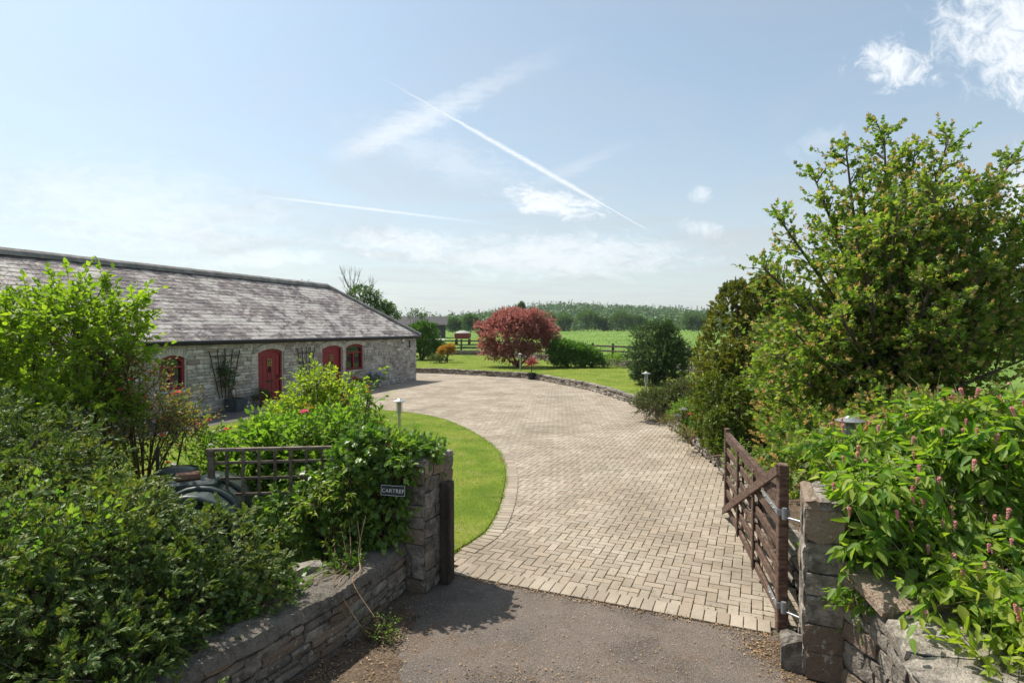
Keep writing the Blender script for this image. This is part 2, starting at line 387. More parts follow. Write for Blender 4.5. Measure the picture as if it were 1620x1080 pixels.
M['farmwall'] = surf('farm_cladding', [(.05, .048, .05), (.075, .07, .07)], 2, .8, .1, 10)
M['farmroof'] = surf('farm_roof_sheet', [(.045, .042, .042), (.065, .06, .06)], 2, .8, .1, 10)
M['redpaint'] = plain('red_trailer_paint', (.22, .05, .04), .6)
M['cover'] = plain('pale_cover', (.36, .36, .34), .8)
M['rubber'] = plain('rubber', (.02, .02, .02), .8)
M['pot'] = plain('black_pot', (.022, .022, .024), .55)
M['debristone'] = surf('grit', [(.20, .175, .15), (.32, .28, .24)], 30, .9, .3, 60, var=.3)
# foliage
L = {}
L['hedge'] = leafmat('conifer_hedge_leaf', [(.032, .07, .018), (.07, .118, .027), (.21, .215, .05)], .34, (1.5, 1.5, .5))
L['hazel'] = leafmat('bramble_leaf', [(.07, .135, .025), (.11, .19, .035), (.19, .24, .05)], .42)
L['shrub'] = leafmat('lime_shrub_leaf', [(.10, .16, .02), (.16, .225, .028), (.23, .27, .04)], .5)
L['rose'] = leafmat('red_tinged_leaf', [(.065, .10, .03), (.11, .145, .04), (.23, .12, .055), (.14, .16, .05)], .4)
L['philad'] = leafmat('golden_green_leaf', [(.13, .19, .024), (.20, .25, .034), (.29, .30, .05)], .5)
L['lilac'] = leafmat('fresh_green_leaf', [(.08, .155, .028), (.13, .21, .035), (.19, .25, .05)], .48)
L['ivy'] = leafmat('ivy_leaf', [(.045, .10, .02), (.09, .16, .028), (.17, .23, .045)], .38, rough=.38, spec=.5)
L['virginia'] = leafmat('yellow_green_creeper_leaf', [(.16, .22, .03), (.24, .28, .045)], .5)
L['maple'] = leafmat('field_maple_leaf', [(.055, .11, .024), (.105, .17, .032), (.17, .215, .042), (.26, .25, .065)], .52, (1.4, 1.55, .6))
L['keys'] = leafmat('maple_keys', [(.28, .19, .10), (.36, .26, .12), (.40, .33, .15)], .5, (1.4, 1.2, .7))
L['goldcon'] = leafmat('golden_conifer_leaf', [(.045, .07, .016), (.105, .13, .024), (.24, .225, .035)], .32, (1.5, 1.4, .4))
L['darkev'] = leafmat('dark_evergreen_leaf', [(.025, .052, .02), (.045, .085, .03), (.085, .13, .05)], .25)
L['laurel'] = leafmat('laurel_leaf', [(.04, .095, .022), (.075, .15, .03), (.13, .20, .045)], .35, rough=.4)
L['copper'] = leafmat('copper_leaf', [(.16, .06, .056), (.25, .105, .092), (.33, .165, .14), (.25, .13, .095)], .45, (1.3, .95, .9))
L['coton'] = leafmat('cotoneaster_leaf', [(.035, .055, .02), (.07, .09, .028), (.13, .13, .045)], .25)
L['leyc'] = leafmat('honeysuckle_shrub_leaf', [(.06, .13, .02), (.13, .205, .027), (.27, .30, .045)], .5)
L['wine'] = leafmat('wine_bracts', [(.38, .15, .17), (.52, .28, .28), (.38, .24, .16)], .45, (1.4, 1.0, 1.0))
L['yew'] = leafmat('yew_leaf', [(.04, .075, .014), (.10, .14, .02), (.19, .21, .035)], .28, (1.5, 1.5, .4))
L['amber'] = leafmat('amber_leaf', [(.24, .13, .03), (.33, .20, .04), (.25, .23, .05)], .45, (1.5, 1.2, .5))
L['tree'] = leafmat('hedgerow_leaf', [(.035, .07, .022), (.06, .105, .03), (.10, .145, .04)], .3)
L['wood'] = leafmat('woodland_leaf', [(.03, .06, .026), (.06, .11, .042), (.14, .20, .07)], .3, (1.3, 1.4, .6))
L['grass'] = leafmat('grass_blade', [(.075, .14, .012), (.125, .195, .018), (.20, .235, .035)], .42, patch=((.24, .205, .075), 1.3, .48, .70))
L['crop'] = leafmat('crop_leaf', [(.10, .175, .035), (.15, .225, .05)], .4)
L['pinkpetal'] = leafmat('pink_petal', [(.72, .13, .20), (.82, .27, .33)], .4, (1.1, .9, .9))
L['whitepetal'] = leafmat('cream_petal', [(.78, .70, .58), (.85, .80, .72)], .4, (1, 1, 1))
L['redpetal'] = leafmat('red_petal', [(.62, .07, .06), (.72, .16, .10)], .4, (1.1, .8, .8))
L['orangepetal'] = leafmat('orange_petal', [(.80, .10, .02), (.85, .17, .03)], .45, (1.2, .9, .6))
L['cordy'] = leafmat('red_spike_leaf', [(.22, .05, .05), (.35, .11, .09)], .3, (1.3, .9, .9))
L['blue'] = leafmat('blue_petal', [(.16, .16, .5), (.25, .24, .6)], .3, (1, 1, 1))
L['mossy'] = leafmat('moss', [(.05, .05, .02), (.085, .085, .03), (.12, .10, .05)], .1)
# ------------------------------------------------------------------ blocks: pavers, stones, slates
def block_verts(ch=0.12, jit=0.0, rnd=random):   # unit block, footprint -.5..+.5 in x and y, 0..1 in z (outward), chamfered top
    V = []
    for (ins, z) in ((0, 0), (0, 1 - ch), (ch, 1)):
        for sx, sy in ((-1, -1), (1, -1), (1, 1), (-1, 1)):
            V.append((sx * (.5 - ins * .5) + rnd.uniform(-jit, jit) * (1 if z else .3), sy * (.5 - ins * .5) + rnd.uniform(-jit, jit) * (1 if z else .3), z + (rnd.uniform(-jit, jit) * 2 if z == 1 else 0)))
    return V
BLOCK_F = [(8, 9, 10, 11)] + [(i, (i + 1) % 4, 4 + (i + 1) % 4, 4 + i) for i in range(4)] + [(4 + i, 4 + (i + 1) % 4, 8 + (i + 1) % 4, 8 + i) for i in range(4)]
def lump_verts(jit, rnd):                         # a rougher stone: face split in nine, corners knocked off
    V = []; g = (-.5, -.2, .2, .5)
    for j, y in enumerate(g):
        for i, x in enumerate(g):
            edge = (i in (0, 3)) + (j in (0, 3))
            z = (0.95, 0.86, 0.70)[edge] + rnd.uniform(-jit, jit) * 1.6
            k = 1 - (.08 if edge == 2 else .0)
            V.append((x * k + rnd.uniform(-jit, jit) * .7, y * k + rnd.uniform(-jit, jit) * .7, z))
    for (x, y) in ((-.5, -.5), (.5, -.5), (.5, .5), (-.5, .5)): V.append((x * .96, y * .96, 0))
    return V
LUMP_F = [(j * 4 + i, j * 4 + i + 1, j * 4 + i + 5, j * 4 + i + 4) for j in range(3) for i in range(3)] + \
         [(16, 17, 3, 2, 1, 0), (17, 18, 15, 11, 7, 3), (18, 19, 12, 13, 14, 15), (19, 16, 0, 4, 8, 12)]
class Pieces:                                     # many alike blocks: the largest-looking as objects, the others joined
    def __init__(s, name, mat, parent, variants, faces, limit=300):
        s.name, s.mat, s.parent, s.var, s.faces, s.limit = name, mat, parent, variants, faces, limit; s.mw = []
    def add(s, c, u, v, n, size):                 # centre of the footprint, frame, (len along u, len along v, depth)
        u, v, n = Vector(u), Vector(v), Vector(n); c = Vector(c)
        s.mw.append(Matrix(((u.x * size[0], v.x * size[1], n.x * size[2], c.x), (u.y * size[0], v.y * size[1], n.y * size[2], c.y),
                            (u.z * size[0], v.z * size[1], n.z * size[2], c.z), (0, 0, 0, 1))))
    def finish(s, rest_name=None):
        def score(m):
            c = m.translation; d = c - Vector((0, 0, CAMH))
            vis = c.y > 0.5 and abs(c.x / c.y) < .885 and (c.z - CAMH) / c.y < .56 and (c.z - CAMH) / c.y > -.62
            return (m.to_3x3().col[0].length * m.to_3x3().col[1].length) / d.length_squared if vis else 0
        idx = sorted(range(len(s.mw)), key=lambda i: -score(s.mw[i])); own = [i for i in idx[:s.limit] if score(s.mw[i]) > 0]; ownset = set(own)
        meshes = [mesh_from(s.name, V, s.faces) for V in s.var]
        for me in meshes: me.materials.append(s.mat)
        for i in own: link(s.name, meshes[i % len(meshes)], None, s.parent, s.mw[i])
        rest = [i for i in range(len(s.mw)) if i not in ownset]
        if rest:
            V = []; F = []; o = 0
            VA = [np.array([(*v, 1.0) for v in q]) for q in s.var]
            for i in rest:
                q = VA[i % len(VA)] @ np.array(s.mw[i]).T; V.append(q[:, :3]); F += [tuple(k + o for k in f) for f in s.faces]; o += len(q)
            V = np.concatenate(V)
            me = bpy.data.meshes.new(rest_name or s.name); me.from_pydata(V.tolist(), [], F); me.update()
            r = link(rest_name or s.name + '_courses', me, s.mat, s.parent); r['kind'] = 'stuff'
def clad(pc, o, u, n, width, height, ch=(.08, .14), ln=(.15, .4), gap=.012, depth=(.03, .06), z0=0.0, holes=(), rnd=random, topfn=None, tilt=.02):
    """stones in uneven courses over an upright face; holes = (u0, u1, z0, z1)"""
    o, u, n = Vector(o), Vector(u), Vector(n); up = Vector((0, 0, 1)); z = z0
    while z < height - .03:
        h = rnd.uniform(*ch)
        if height - z - h < ch[0] * .6: h = height - z
        iv = [(0.0, width)]
        for a, b, c, d in holes:
            if c < z + h - .01 and d > z + .01:
                iv = [q for (p, r) in iv for q in ((p, min(r, a)), (max(p, b), r)) if q[1] - q[0] > .04]
        for a, b in iv:
            x = a
            while x < b - .02:
                l = rnd.uniform(*ln)
                if b - x - l < ln[0] * .7: l = b - x
                if not topfn or z + h * .6 < topfn(x + l / 2):
                    t = rnd.uniform(-tilt, tilt); dp = rnd.uniform(*depth)
                    uu = (u * math.cos(t) + up * math.sin(t)); vv = (up * math.cos(t) - u * math.sin(t))
                    nn = (n + u * rnd.uniform(-.05, .05) + up * rnd.uniform(-.05, .05)).normalized()
                    pc.add(o + u * (x + l / 2) + up * (z + h / 2 + rnd.uniform(-.006, .006)), uu, vv, nn, (l - gap, h - gap * rnd.uniform(.6, 1.3), dp))
                x += l
        z += h
def V3(p, z=0.0): return Vector((p[0], p[1], z))
def nxt(d): return Vector((d.y, -d.x, 0)).normalized()     # right-hand normal of a level direction

E1, E2, UP = Vector((.951, -.309, 0)), Vector((.309, .951, 0)), Vector((0, 0, 1))
GL, GR = Vector((-0.70, 6.48, 0)), Vector((2.39, 5.17, 0))         # ends of the threshold line
E1 = (GR - GL).normalized(); E2 = Vector((-E1.y, E1.x, 0))

# ------------------------------------------------------------------ ground, fields, hill
def ground_h(x, y):
    x = np.asarray(x, float); y = np.asarray(y, float)
    t = np.clip((y - 62) / 260, 0, 1); h = -.09 + t * t * (3 - 2 * t) * 1.5
    return h + np.clip((y - 340) / 700, 0, 1) * 1.2
ys = np.concatenate([np.linspace(-160, -10, 8), np.linspace(-4, 70, 38), np.geomspace(74, 6000, 44)])
xs = np.concatenate([-np.geomspace(5200, 30, 22), np.linspace(-26, 26, 14), np.geomspace(30, 5200, 22)])
XX, YY = np.meshgrid(xs, ys); ZZ = ground_h(XX, YY)
nx, ny = len(xs), len(ys)
q = (np.arange(ny - 1)[:, None] * nx + np.arange(nx - 1)[None]).ravel()
ground = link('ground', mesh_np('ground', np.stack([XX, YY, ZZ], -1).reshape(-1, 3), np.stack([q, q + 1, q + nx + 1, q + nx], 1), True), M['field'])
tag(ground, kind='structure')

def hill_h(x, y):
    a = np.asarray(x, float) / np.asarray(y, float) * FPX + 810          # bearing only shapes the ridge line's long axis
    ridge = np.interp(np.asarray(x, float), [-700, -330, -180, -117, -60, 0, 60, 147, 220, 303, 700, 1500], [-6, -5, -3, 2, 12, 21, 27, 26, 20, 12, 5, 4])
    t = np.clip((np.asarray(y, float) - 420) / 480, 0, 1); return 1.0 + (ridge + 1.5) * (t * t * (3 - 2 * t)) + 1.2 * np.sin(np.asarray(x) * .031) * t
hx = np.linspace(-900, 1700, 70); hy = np.linspace(415, 1500, 30); HX, HY = np.meshgrid(hx, hy); HZ = hill_h(HX, HY)
q = (np.arange(29)[:, None] * 70 + np.arange(69)[None]).ravel()
hill = link('hill', mesh_np('hill', np.stack([HX, HY, HZ], -1).reshape(-1, 3), np.stack([q, q + 1, q + 71, q + 70], 1), True), M['field']); tag(hill, kind='structure')

# garden wall line (foot of its face towards the drive), from the right pillar round to behind the barn
wall_px = [(1144, 751), (1106, 715), (1078, 687), (1043, 664), (1004, 642), (985, 634), (936, 618), (887, 608), (837, 599), (778, 595.5), (720, 592), (660, 590)]
wl = [Vector((2.86, 5.45, 0)), Vector((3.10, 6.6, 0)), Vector((3.50, 8.6, 0))] + [G(*p) for p in wall_px] + [Vector((-10, 36.9, 0)), Vector((-16, 38.5, 0))]
WALL = catmull(wl, 8)
# edge of the round lawn on the left
lawn_px = [(707, 880), (745, 858), (772, 836), (790, 800), (797, 772), (799, 748), (793, 725), (782, 709), (748, 685), (700, 664), (650, 654), (610, 650)]
lw = [G(*p) for p in lawn_px] + [Vector((-5.6, 20.0, 0)), Vector((-7.0, 19.6, 0)), Vector((-8.1, 17.2, 0))]
LAWN_EDGE = catmull(lw, 8)
# barn frame: C = front right corner, BD = along the front towards that corner, BN = into the building
BC, BD = Vector((-5.15, 31.2, 0)), Vector((.347, .938, 0)).normalized(); BN = Vector((-BD.y, BD.x, 0))

drive_poly = [GL] + LAWN_EDGE[:] + [BC - BD * 14.6 + BN * -0.02, BC - BN * 0.02] + [BC + BD * .3 + BN * 6.0] + [Vector(p) for p in reversed(WALL[:-4])] + [GR]
drive = sheet('driveway', drive_poly, -.022, M['joint']); tag(drive, kind='structure')
road_poly = [Vector((-30, -12, 0)), Vector((30, -12, 0)), Vector((30, 2.2, 0)), GR + E1 * .9 - E2 * .0, GR - E2 * .01, GL - E2 * .01, GL - E1 * .9, Vector((-30, 4.0, 0))]
road = sheet('road', road_poly, -.006, M['asphalt']); tag(road, kind='structure')

# herringbone block paving
PW = .108; rp = random.Random(3)
def paver_variants(n):
    r = random.Random(5); return [block_verts(.10, .012, r) for _ in range(n)]
pv = Pieces('paving_block', M['paver'], drive, paver_variants(6), BLOCK_F, 300)
inner = [(p.x, p.y) for p in drive_poly]
o0 = GL + E2 * .236
ii = np.arange(-220, 160); jj = np.arange(-1, 340); I, J = np.meshgrid(ii, jj); k = (I - J) % 4
for kk, L0, W0 in ((0, 2, 1), (3, 1, 2)):
    sel = k == kk; a, b = I[sel] + L0 / 2, J[sel] + W0 / 2
    cx = o0.x + E1.x * a * PW + E2.x * b * PW; cy = o0.y + E1.y * a * PW + E2.y * b * PW
    ok = inside(inner, cx, cy) & (b * PW > -.02)
    # keep clear of the lawn border strip: drop blocks whose centre lies on it
    for x, y, aa, bb in zip(cx[ok], cy[ok], a[ok], b[ok]):
        pv.add((x, y, -.02 + .004 * math.sin(x * .9 + y * .5) - rp.uniform(0, .003)), E1 if L0 == 2 else E2, (E2 if L0 == 2 else -E1), (UP + E1 * rp.uniform(-.012, .012) + E2 * rp.uniform(-.012, .012)).normalized(),
               (2 * PW - .009, PW - .009, .026))
# soldier course along the threshold and along the lawn
n_th = int((GR - GL).length / .118)
for i in range(n_th):
    p = GL + E1 * (i + .5) * .118 + E2 * .12
    pv.add(p + UP * -.02, E2, -E1, UP, (.236, .109, .032))
edge = resample(LAWN_EDGE, .118)
for a, b in zip(edge[2:], edge[3:]):
    if a.y > 19.9 and a.x < -5: break
    d = (b - a).normalized(); n = nxt(d)
    for off in (.125, ):
        pv.add((a + b) / 2 + n * off + UP * -.018, n, d, UP, (.226, .107, .034))
pv.finish('paving')

# left lawn: raised turf with the border course round it
lawn_poly = [Vector(p) for p in LAWN_EDGE] + [BC - BD * 22 - BN * 2.2, Vector((-14, 8, 0)), Vector((-9, 4.2, 0)), Vector((-3.3, 4.6, 0)), Vector((-2.2, 6.0, 0)), GL + E2 * .75 - E1 * .35]
lawn = sheet('lawn', lawn_poly, .03, M['lawn'], side=.08); tag(lawn, kind='structure')
path_poly = [BC - BD * 12.6 - BN * 2.25, BC - BD * 12.6 + BN * 0, BC - BD * 26 + BN * 0, BC - BD * 26 - BN * 2.25]
path = sheet('path', path_poly, .012, M['tarmac'], side=.05); tag(path, kind='structure')
# raised lawn and bed behind the garden wall
upper_poly = [Vector(p) + nxt((WALL[min(i + 1, len(WALL) - 1)] - WALL[max(i - 1, 0)]).normalized()) * .2 for i, p in enumerate(WALL)]
fence_line = [Vector((-22, 60, 0)), Vector((-9, 57.5, 0)), Vector((-3, 56, 0)), Vector((2, 48.5, 0)), Vector((5.6, 41.8, 0)), Vector((8.6, 37.2, 0)), Vector((14, 30, 0)), Vector((22, 22, 0))]
up2 = upper_poly + list(reversed([Vector(p) for p in reversed(fence_line)])) 
upper = sheet('lawn', up2 + [Vector((22, 4, 0)), Vector((6, 2.6, 0)), Vector((3.1, 3.2, 0))], .24, M['lawn']); tag(upper, kind='structure')
bed_poly = upper_poly[:56] + [Vector((5.2, 17.5, 0)), Vector((8.5, 13, 0)), Vector((9.5, 7, 0)), Vector((8, 3.2, 0)), Vector((3.0, 3.3, 0))]
bed = sheet('flower_bed', bed_poly, .26, M['soil']); tag(bed, kind='structure')
vl = sheet('verge', [Vector((-9, 4.2, 0)), Vector((-3.3, 4.6, 0)), Vector((-2.2, 6.0, 0)), GL + E2 * .70 - E1 * .30, Vector((-1.3, 5.9, 0)), Vector((-2.1, 4.4, 0)), Vector((-2.9, 2.6, 0)), Vector((-9, 1.5, 0))], .05, M['soil']); tag(vl, kind='structure')

# ------------------------------------------------------------------ dry stone garden wall
gw = empty('garden_wall', WALL[20], 'low grey dry stone retaining wall curving along the far side of the block drive', 'wall')
rw = random.Random(11); variants = [lump_verts(.06, rw) for _ in range(10)]
core = MB(); st = Pieces('stone', M['stone'], gw, variants, LUMP_F, 300)
wpts = resample(WALL, .5); 
for a, b in zip(wpts, wpts[1:]):
    d = (b - a).normalized(); n = nxt(d)
    core.box((a + b) / 2 + n * .17 + UP * .13, ((b - a).length + .06, .22, .26), Matrix((d, -n, UP)).transposed().to_4x4())
core.build('core', M['soil'], gw)
for lev, (zc, hc) in enumerate(((.045, .09), (.13, .085), (.21, .075))):
    s = 0.0; fine = resample(WALL, .02); i = 0
    while i < len(fine) - 40:
        l = rw.uniform(.13, .34) if fine[i].y < 20 else rw.uniform(.22, .45); kk = min(len(fine) - 1, i + max(4, int(l / .02)))
        a, b = fine[i], fine[kk]; d = (b - a).normalized(); n = nxt(d)
        st.add((a + b) / 2 + n * (.10 + lev * .02 + rw.uniform(-.012, .02)) + UP * (zc + rw.uniform(-.008, .008)), d, UP, -n, ((b - a).length - .012, hc - .008, rw.uniform(.09, .13)))
        i = kk
i = 0
while i < len(fine) - 40:                                            # flat coping stones, uneven
    kk = min(len(fine) - 1, i + int(rw.uniform(.18, .42) / .02)); a, b = fine[i], fine[kk]; d = (b - a).normalized(); n = nxt(d)
    st.add((a + b) / 2 + n * (.15 + rw.uniform(-.03, .03)) + UP * .245, d, n, (UP + n * rw.uniform(-.08, .08) + d * rw.uniform(-.06, .06)).normalized(), ((b - a).length - .02, rw.uniform(.2, .32), rw.uniform(.05, .085)))
    i = kk
st.finish('stone_rows')

# ------------------------------------------------------------------ gate pillars and splayed entrance walls
def pillar(corner, w, dpt, h, label, toward):            # corner = front corner next to the opening; toward = -1 body lies along -E1, +1 along +E1
    root = empty('gate_pillar', corner, label, 'pillar', 'stone gate pillars')
    u = E1 * toward; r = random.Random(int(h * 1000) + (toward > 0))
    cb = MB(); cc = corner + u * w / 2 + E2 * dpt / 2
    cb.box(cc + UP * (h / 2), (w - .05, dpt - .05, h), Matrix((E1, E2, UP)).transposed().to_4x4()); cb.build('core', M['mortar'], root)
    pc = Pieces('stone', M['pillarstone'], root, [lump_verts(.055, r) for _ in range(8)], LUMP_F, 300)
    for o, d, n, wd in ((corner + E2 * .02, u, -E2, w), (corner + u * .02, E2, -u, dpt), (corner + u * (w - .02), E2, u, dpt), (corner + E2 * (dpt - .02), u, E2, w)):
        clad(pc, o, d, n, wd, h, (.11, .25), (.14, .36), .007, (.028, .045), rnd=r, tilt=.04)
    for k in range(3):                                    # thick cap slabs
        a = k / 3
        pc.add(corner + u * (w * (a + 1 / 6)) + E2 * dpt / 2 + UP * (h - .01), u, E2 if toward > 0 else E2, UP, (w / 3 + .02, dpt + .08, .075 + r.uniform(-.01, .015)))
    pc.finish('stones'); return root
PL = Vector((-0.905, 5.98, 0)); PR = Vector((2.30, 4.66, 0))
PR = GR - E2 * .62 + E1 * .17
pillar(PL, .55, .60, 1.34, 'ivy-draped rubble stone gate pillar carrying the house name sign', -1)
pillar(PR, .27, .58, 1.36, 'rubble stone gate pillar with steel gate hinges on it', 1)
gp = empty('gate_stop_post', PL + E2 * .3, 'dark weathered timber gate stop standing against the ivy-draped stone pillar', 'post')
b = MB(); b.box(PL + E2 * .33 + E1 * .085 + UP * .56, (.09, .15, 1.08), Matrix((E1, E2, UP)).transposed().to_4x4(), .008); b.build('post', M['darkwood'], gp)
b = MB(); b.box(PL + E2 * .27 + E1 * .15 + UP * .60, (.04, .06, .9), Matrix((E1, E2, UP)).transposed().to_4x4(), .006); b.build('stop_batten', M['darkwood'], gp)
def splay(line, hs, thick, side, label, chh, slabs=False):
    root = empty('entrance_wall', line[0], label, 'wall'); pts = catmull(line, 6); hh = np.interp(np.linspace(0, 1, len(pts)), np.linspace(0, 1, len(hs)), hs)
    r = random.Random(int(thick * 999) + len(line)); cb = MB(); cap = MB()
    pc = Pieces('stone', M['pillarstone'], root, [lump_verts(.06, r) for _ in range(10)], LUMP_F, 300)
    seg = list(zip(pts, pts[1:], hh, hh[1:]))
    VV = []; FF = []; CV = []; CF = []
    for i, (p, h) in enumerate(zip(pts, hh)):
        d = (pts[min(i + 1, len(pts) - 1)] - pts[max(i - 1, 0)]).normalized(); n = nxt(d) * side
        for off, z in ((.03, -.1), (.03, h - .05), (thick - .03, h - .05), (thick - .03, -.1)): VV.append(p + n * off + UP * z)
        for kx in range(6): CV.append(p + n * (-.035 + (thick + .07) * kx / 5 + r.uniform(-.012, .012)) + UP * (h + (-.06 if kx in (0, 5) else .035) + r.uniform(-.012, .012)))
    for i in range(len(pts) - 1):
        FF += [(i * 4 + a, i * 4 + a + 1, i * 4 + a + 5, i * 4 + a + 4) for a in range(3)]
        CF += [(i * 6 + a, i * 6 + a + 1, i * 6 + a + 7, i * 6 + a + 6) for a in range(5)]
    link('core', mesh_from('core', VV, FF), M['mortar'], root)
    # coarse mortar capping, finely divided so that its surface is uneven
    Lc = resample(pts, .035); nr = 16; CV = []; CF = []
    for i, p in enumerate(Lc):
        f = i / max(1, len(Lc) - 1); h = np.interp(f, np.linspace(0, 1, len(hs)), hs)
        d = (Lc[min(i + 1, len(Lc) - 1)] - Lc[max(i - 1, 0)]).normalized(); n = nxt(d) * side
        for kx in range(nr):
            g = kx / (nr - 1); prof = -.07 if kx in (0, nr - 1) else .012 + .018 * math.sin(math.pi * g)
            CV.append(p + n * (-.03 + (thick + .06) * g + (r.uniform(-.012, .012) if kx in (0, 1, nr - 1, nr - 2) else 0)) + UP * (h + prof + r.uniform(-.006, .006) + .008 * math.sin(i * .31 + kx * .6)))
    for i in range(len(Lc) - 1): CF += [(i * nr + a, i * nr + a + 1, (i + 1) * nr + a + 1, (i + 1) * nr + a) for a in range(nr - 1)]
    link('capping', mesh_from('capping', CV, CF), M['capmortar'], root)
    if slabs:                                             # flat coping flags over the mortar
        fn = resample(pts, .01); i = 0
        while i < len(fn) - 12:
            kk = min(len(fn) - 1, i + int(r.uniform(.34, .6) / .01)); p0, p1 = fn[i], fn[kk]; d = (p1 - p0).normalized(); n = nxt(d) * side
            h = np.interp((i + kk) / 2 / len(fn), np.linspace(0, 1, len(hs)), hs); sl = (np.interp(kk / len(fn), np.linspace(0, 1, len(hs)), hs) - np.interp(i / len(fn), np.linspace(0, 1, len(hs)), hs)) / max(.1, (p1 - p0).length)
            uu = (d + UP * sl * .8).normalized(); nn = (UP - d * sl * .8 + n * r.uniform(-.03, .03)).normalized()
            pc.add((p0 + p1) / 2 + n * (thick / 2 - .01) + UP * (h - .01), uu, nn.cross(uu), nn, ((p1 - p0).length - .012, thick + .08 + r.uniform(-.03, .03), .07)); i = kk
    fine = resample(pts, .01); nf = len(fine); hmax = max(hs)
    for face in (0, 1):
        z = 0.0
        while z < hmax - .03:
            hc = r.uniform(*chh); i = 0
            while i < nf - 8:
                kk = min(nf - 1, i + int(r.uniform(.13, .42) / .01)); a, c = fine[i], fine[kk]; d = (c - a).normalized(); n = nxt(d) * side
                hloc = np.interp(i / nf, np.linspace(0, 1, len(hs)), hs) - .02
                if z + hc * .5 < hloc:
                    hh_ = min(hc, hloc - z); t = r.uniform(-.03, .03); uu = d * math.cos(t) + UP * math.sin(t); vv = UP * math.cos(t) - d * math.sin(t)
                    off = .035 if face == 0 else thick - .035; nn = -n if face == 0 else n
                    pc.add((a + c) / 2 + n * off + UP * (z + hh_ / 2 + r.uniform(-.01, .01)), uu, vv, (nn + d * r.uniform(-.05, .05)).normalized(), ((c - a).length - .008, hh_ - .008, r.uniform(.03, .052)))
                i = kk
            z += hc
    pc.finish('stones'); return root
LWL = [PL - E1 * .22 - E2 * .02, Vector((-1.42, 5.15, 0)), Vector((-1.74, 4.5, 0)), Vector((-2.06, 3.93, 0)), Vector((-2.6, 3.1, 0)), Vector((-3.4, 2.2, 0))]
splay(LWL, [.47, .47, .48, .48, .5, .5], .50, 1, 'low stone entrance wall with mortar top running out from the conifer hedge', (.05, .10))
RWL = [PR + E1 * .25 + E2 * .02, Vector((2.60, 4.1, 0)), Vector((2.46, 3.5, 0)), Vector((2.28, 2.8, 0)), Vector((2.1, 2.0, 0))]
splay(RWL, [.95, .74, .66, .64, .62], .52, -1, 'stone entrance wall under the pink-flowered shrub', (.08, .16), True)
bs = empty('base_stone', GR - E2 * .5 - E1 * .1, 'rough squared stone block on the ground at the foot of the hinge pillar', 'stone')
r = random.Random(4); V = lump_verts(.05, r); mb = MB(); Mx = Matrix((E1 * .17, E2 * .2, UP * .27)).transposed().to_4x4()
mb.add([Matrix.Translation(GR - E2 * .47 + E1 * .09) @ Mx @ Vector(v) for v in V], LUMP_F); mb.build('block', M['pillarstone'], bs)

dl = random.Random(77)
def ragged(pts, amp):
    out = []
    for p in resample(pts + [pts[0]], .07)[:-1]: out.append(p + Vector((dl.uniform(-amp, amp), dl.uniform(-amp, amp), 0)))
    return out
dirt = sheet('roadside_dirt', ragged([Vector((-1.10, 5.75, 0)), Vector((-.86, 5.5, 0)), Vector((-.98, 5.0, 0)), Vector((-.9, 4.6, 0)), Vector((-.75, 4.3, 0)), Vector((-.8, 3.6, 0)), Vector((-2.2, 3.5, 0)), Vector((-1.75, 4.4, 0)), Vector((-1.4, 5.1, 0))], .03), -.002, M['soil']); tag(dirt, kind='structure')
dirt2 = sheet('roadside_dirt', ragged([Vector((2.36, 5.12, 0)), Vector((2.1, 5.1, 0)), Vector((2.02, 4.9, 0)), Vector((2.16, 4.6, 0)), Vector((2.1, 4.3, 0)), Vector((2.2, 3.6, 0)), Vector((2.6, 3.6, 0)), Vector((2.7, 4.5, 0)), Vector((2.6, 5.0, 0))], .025), -.002, M['soil']); tag(dirt2, kind='structure')
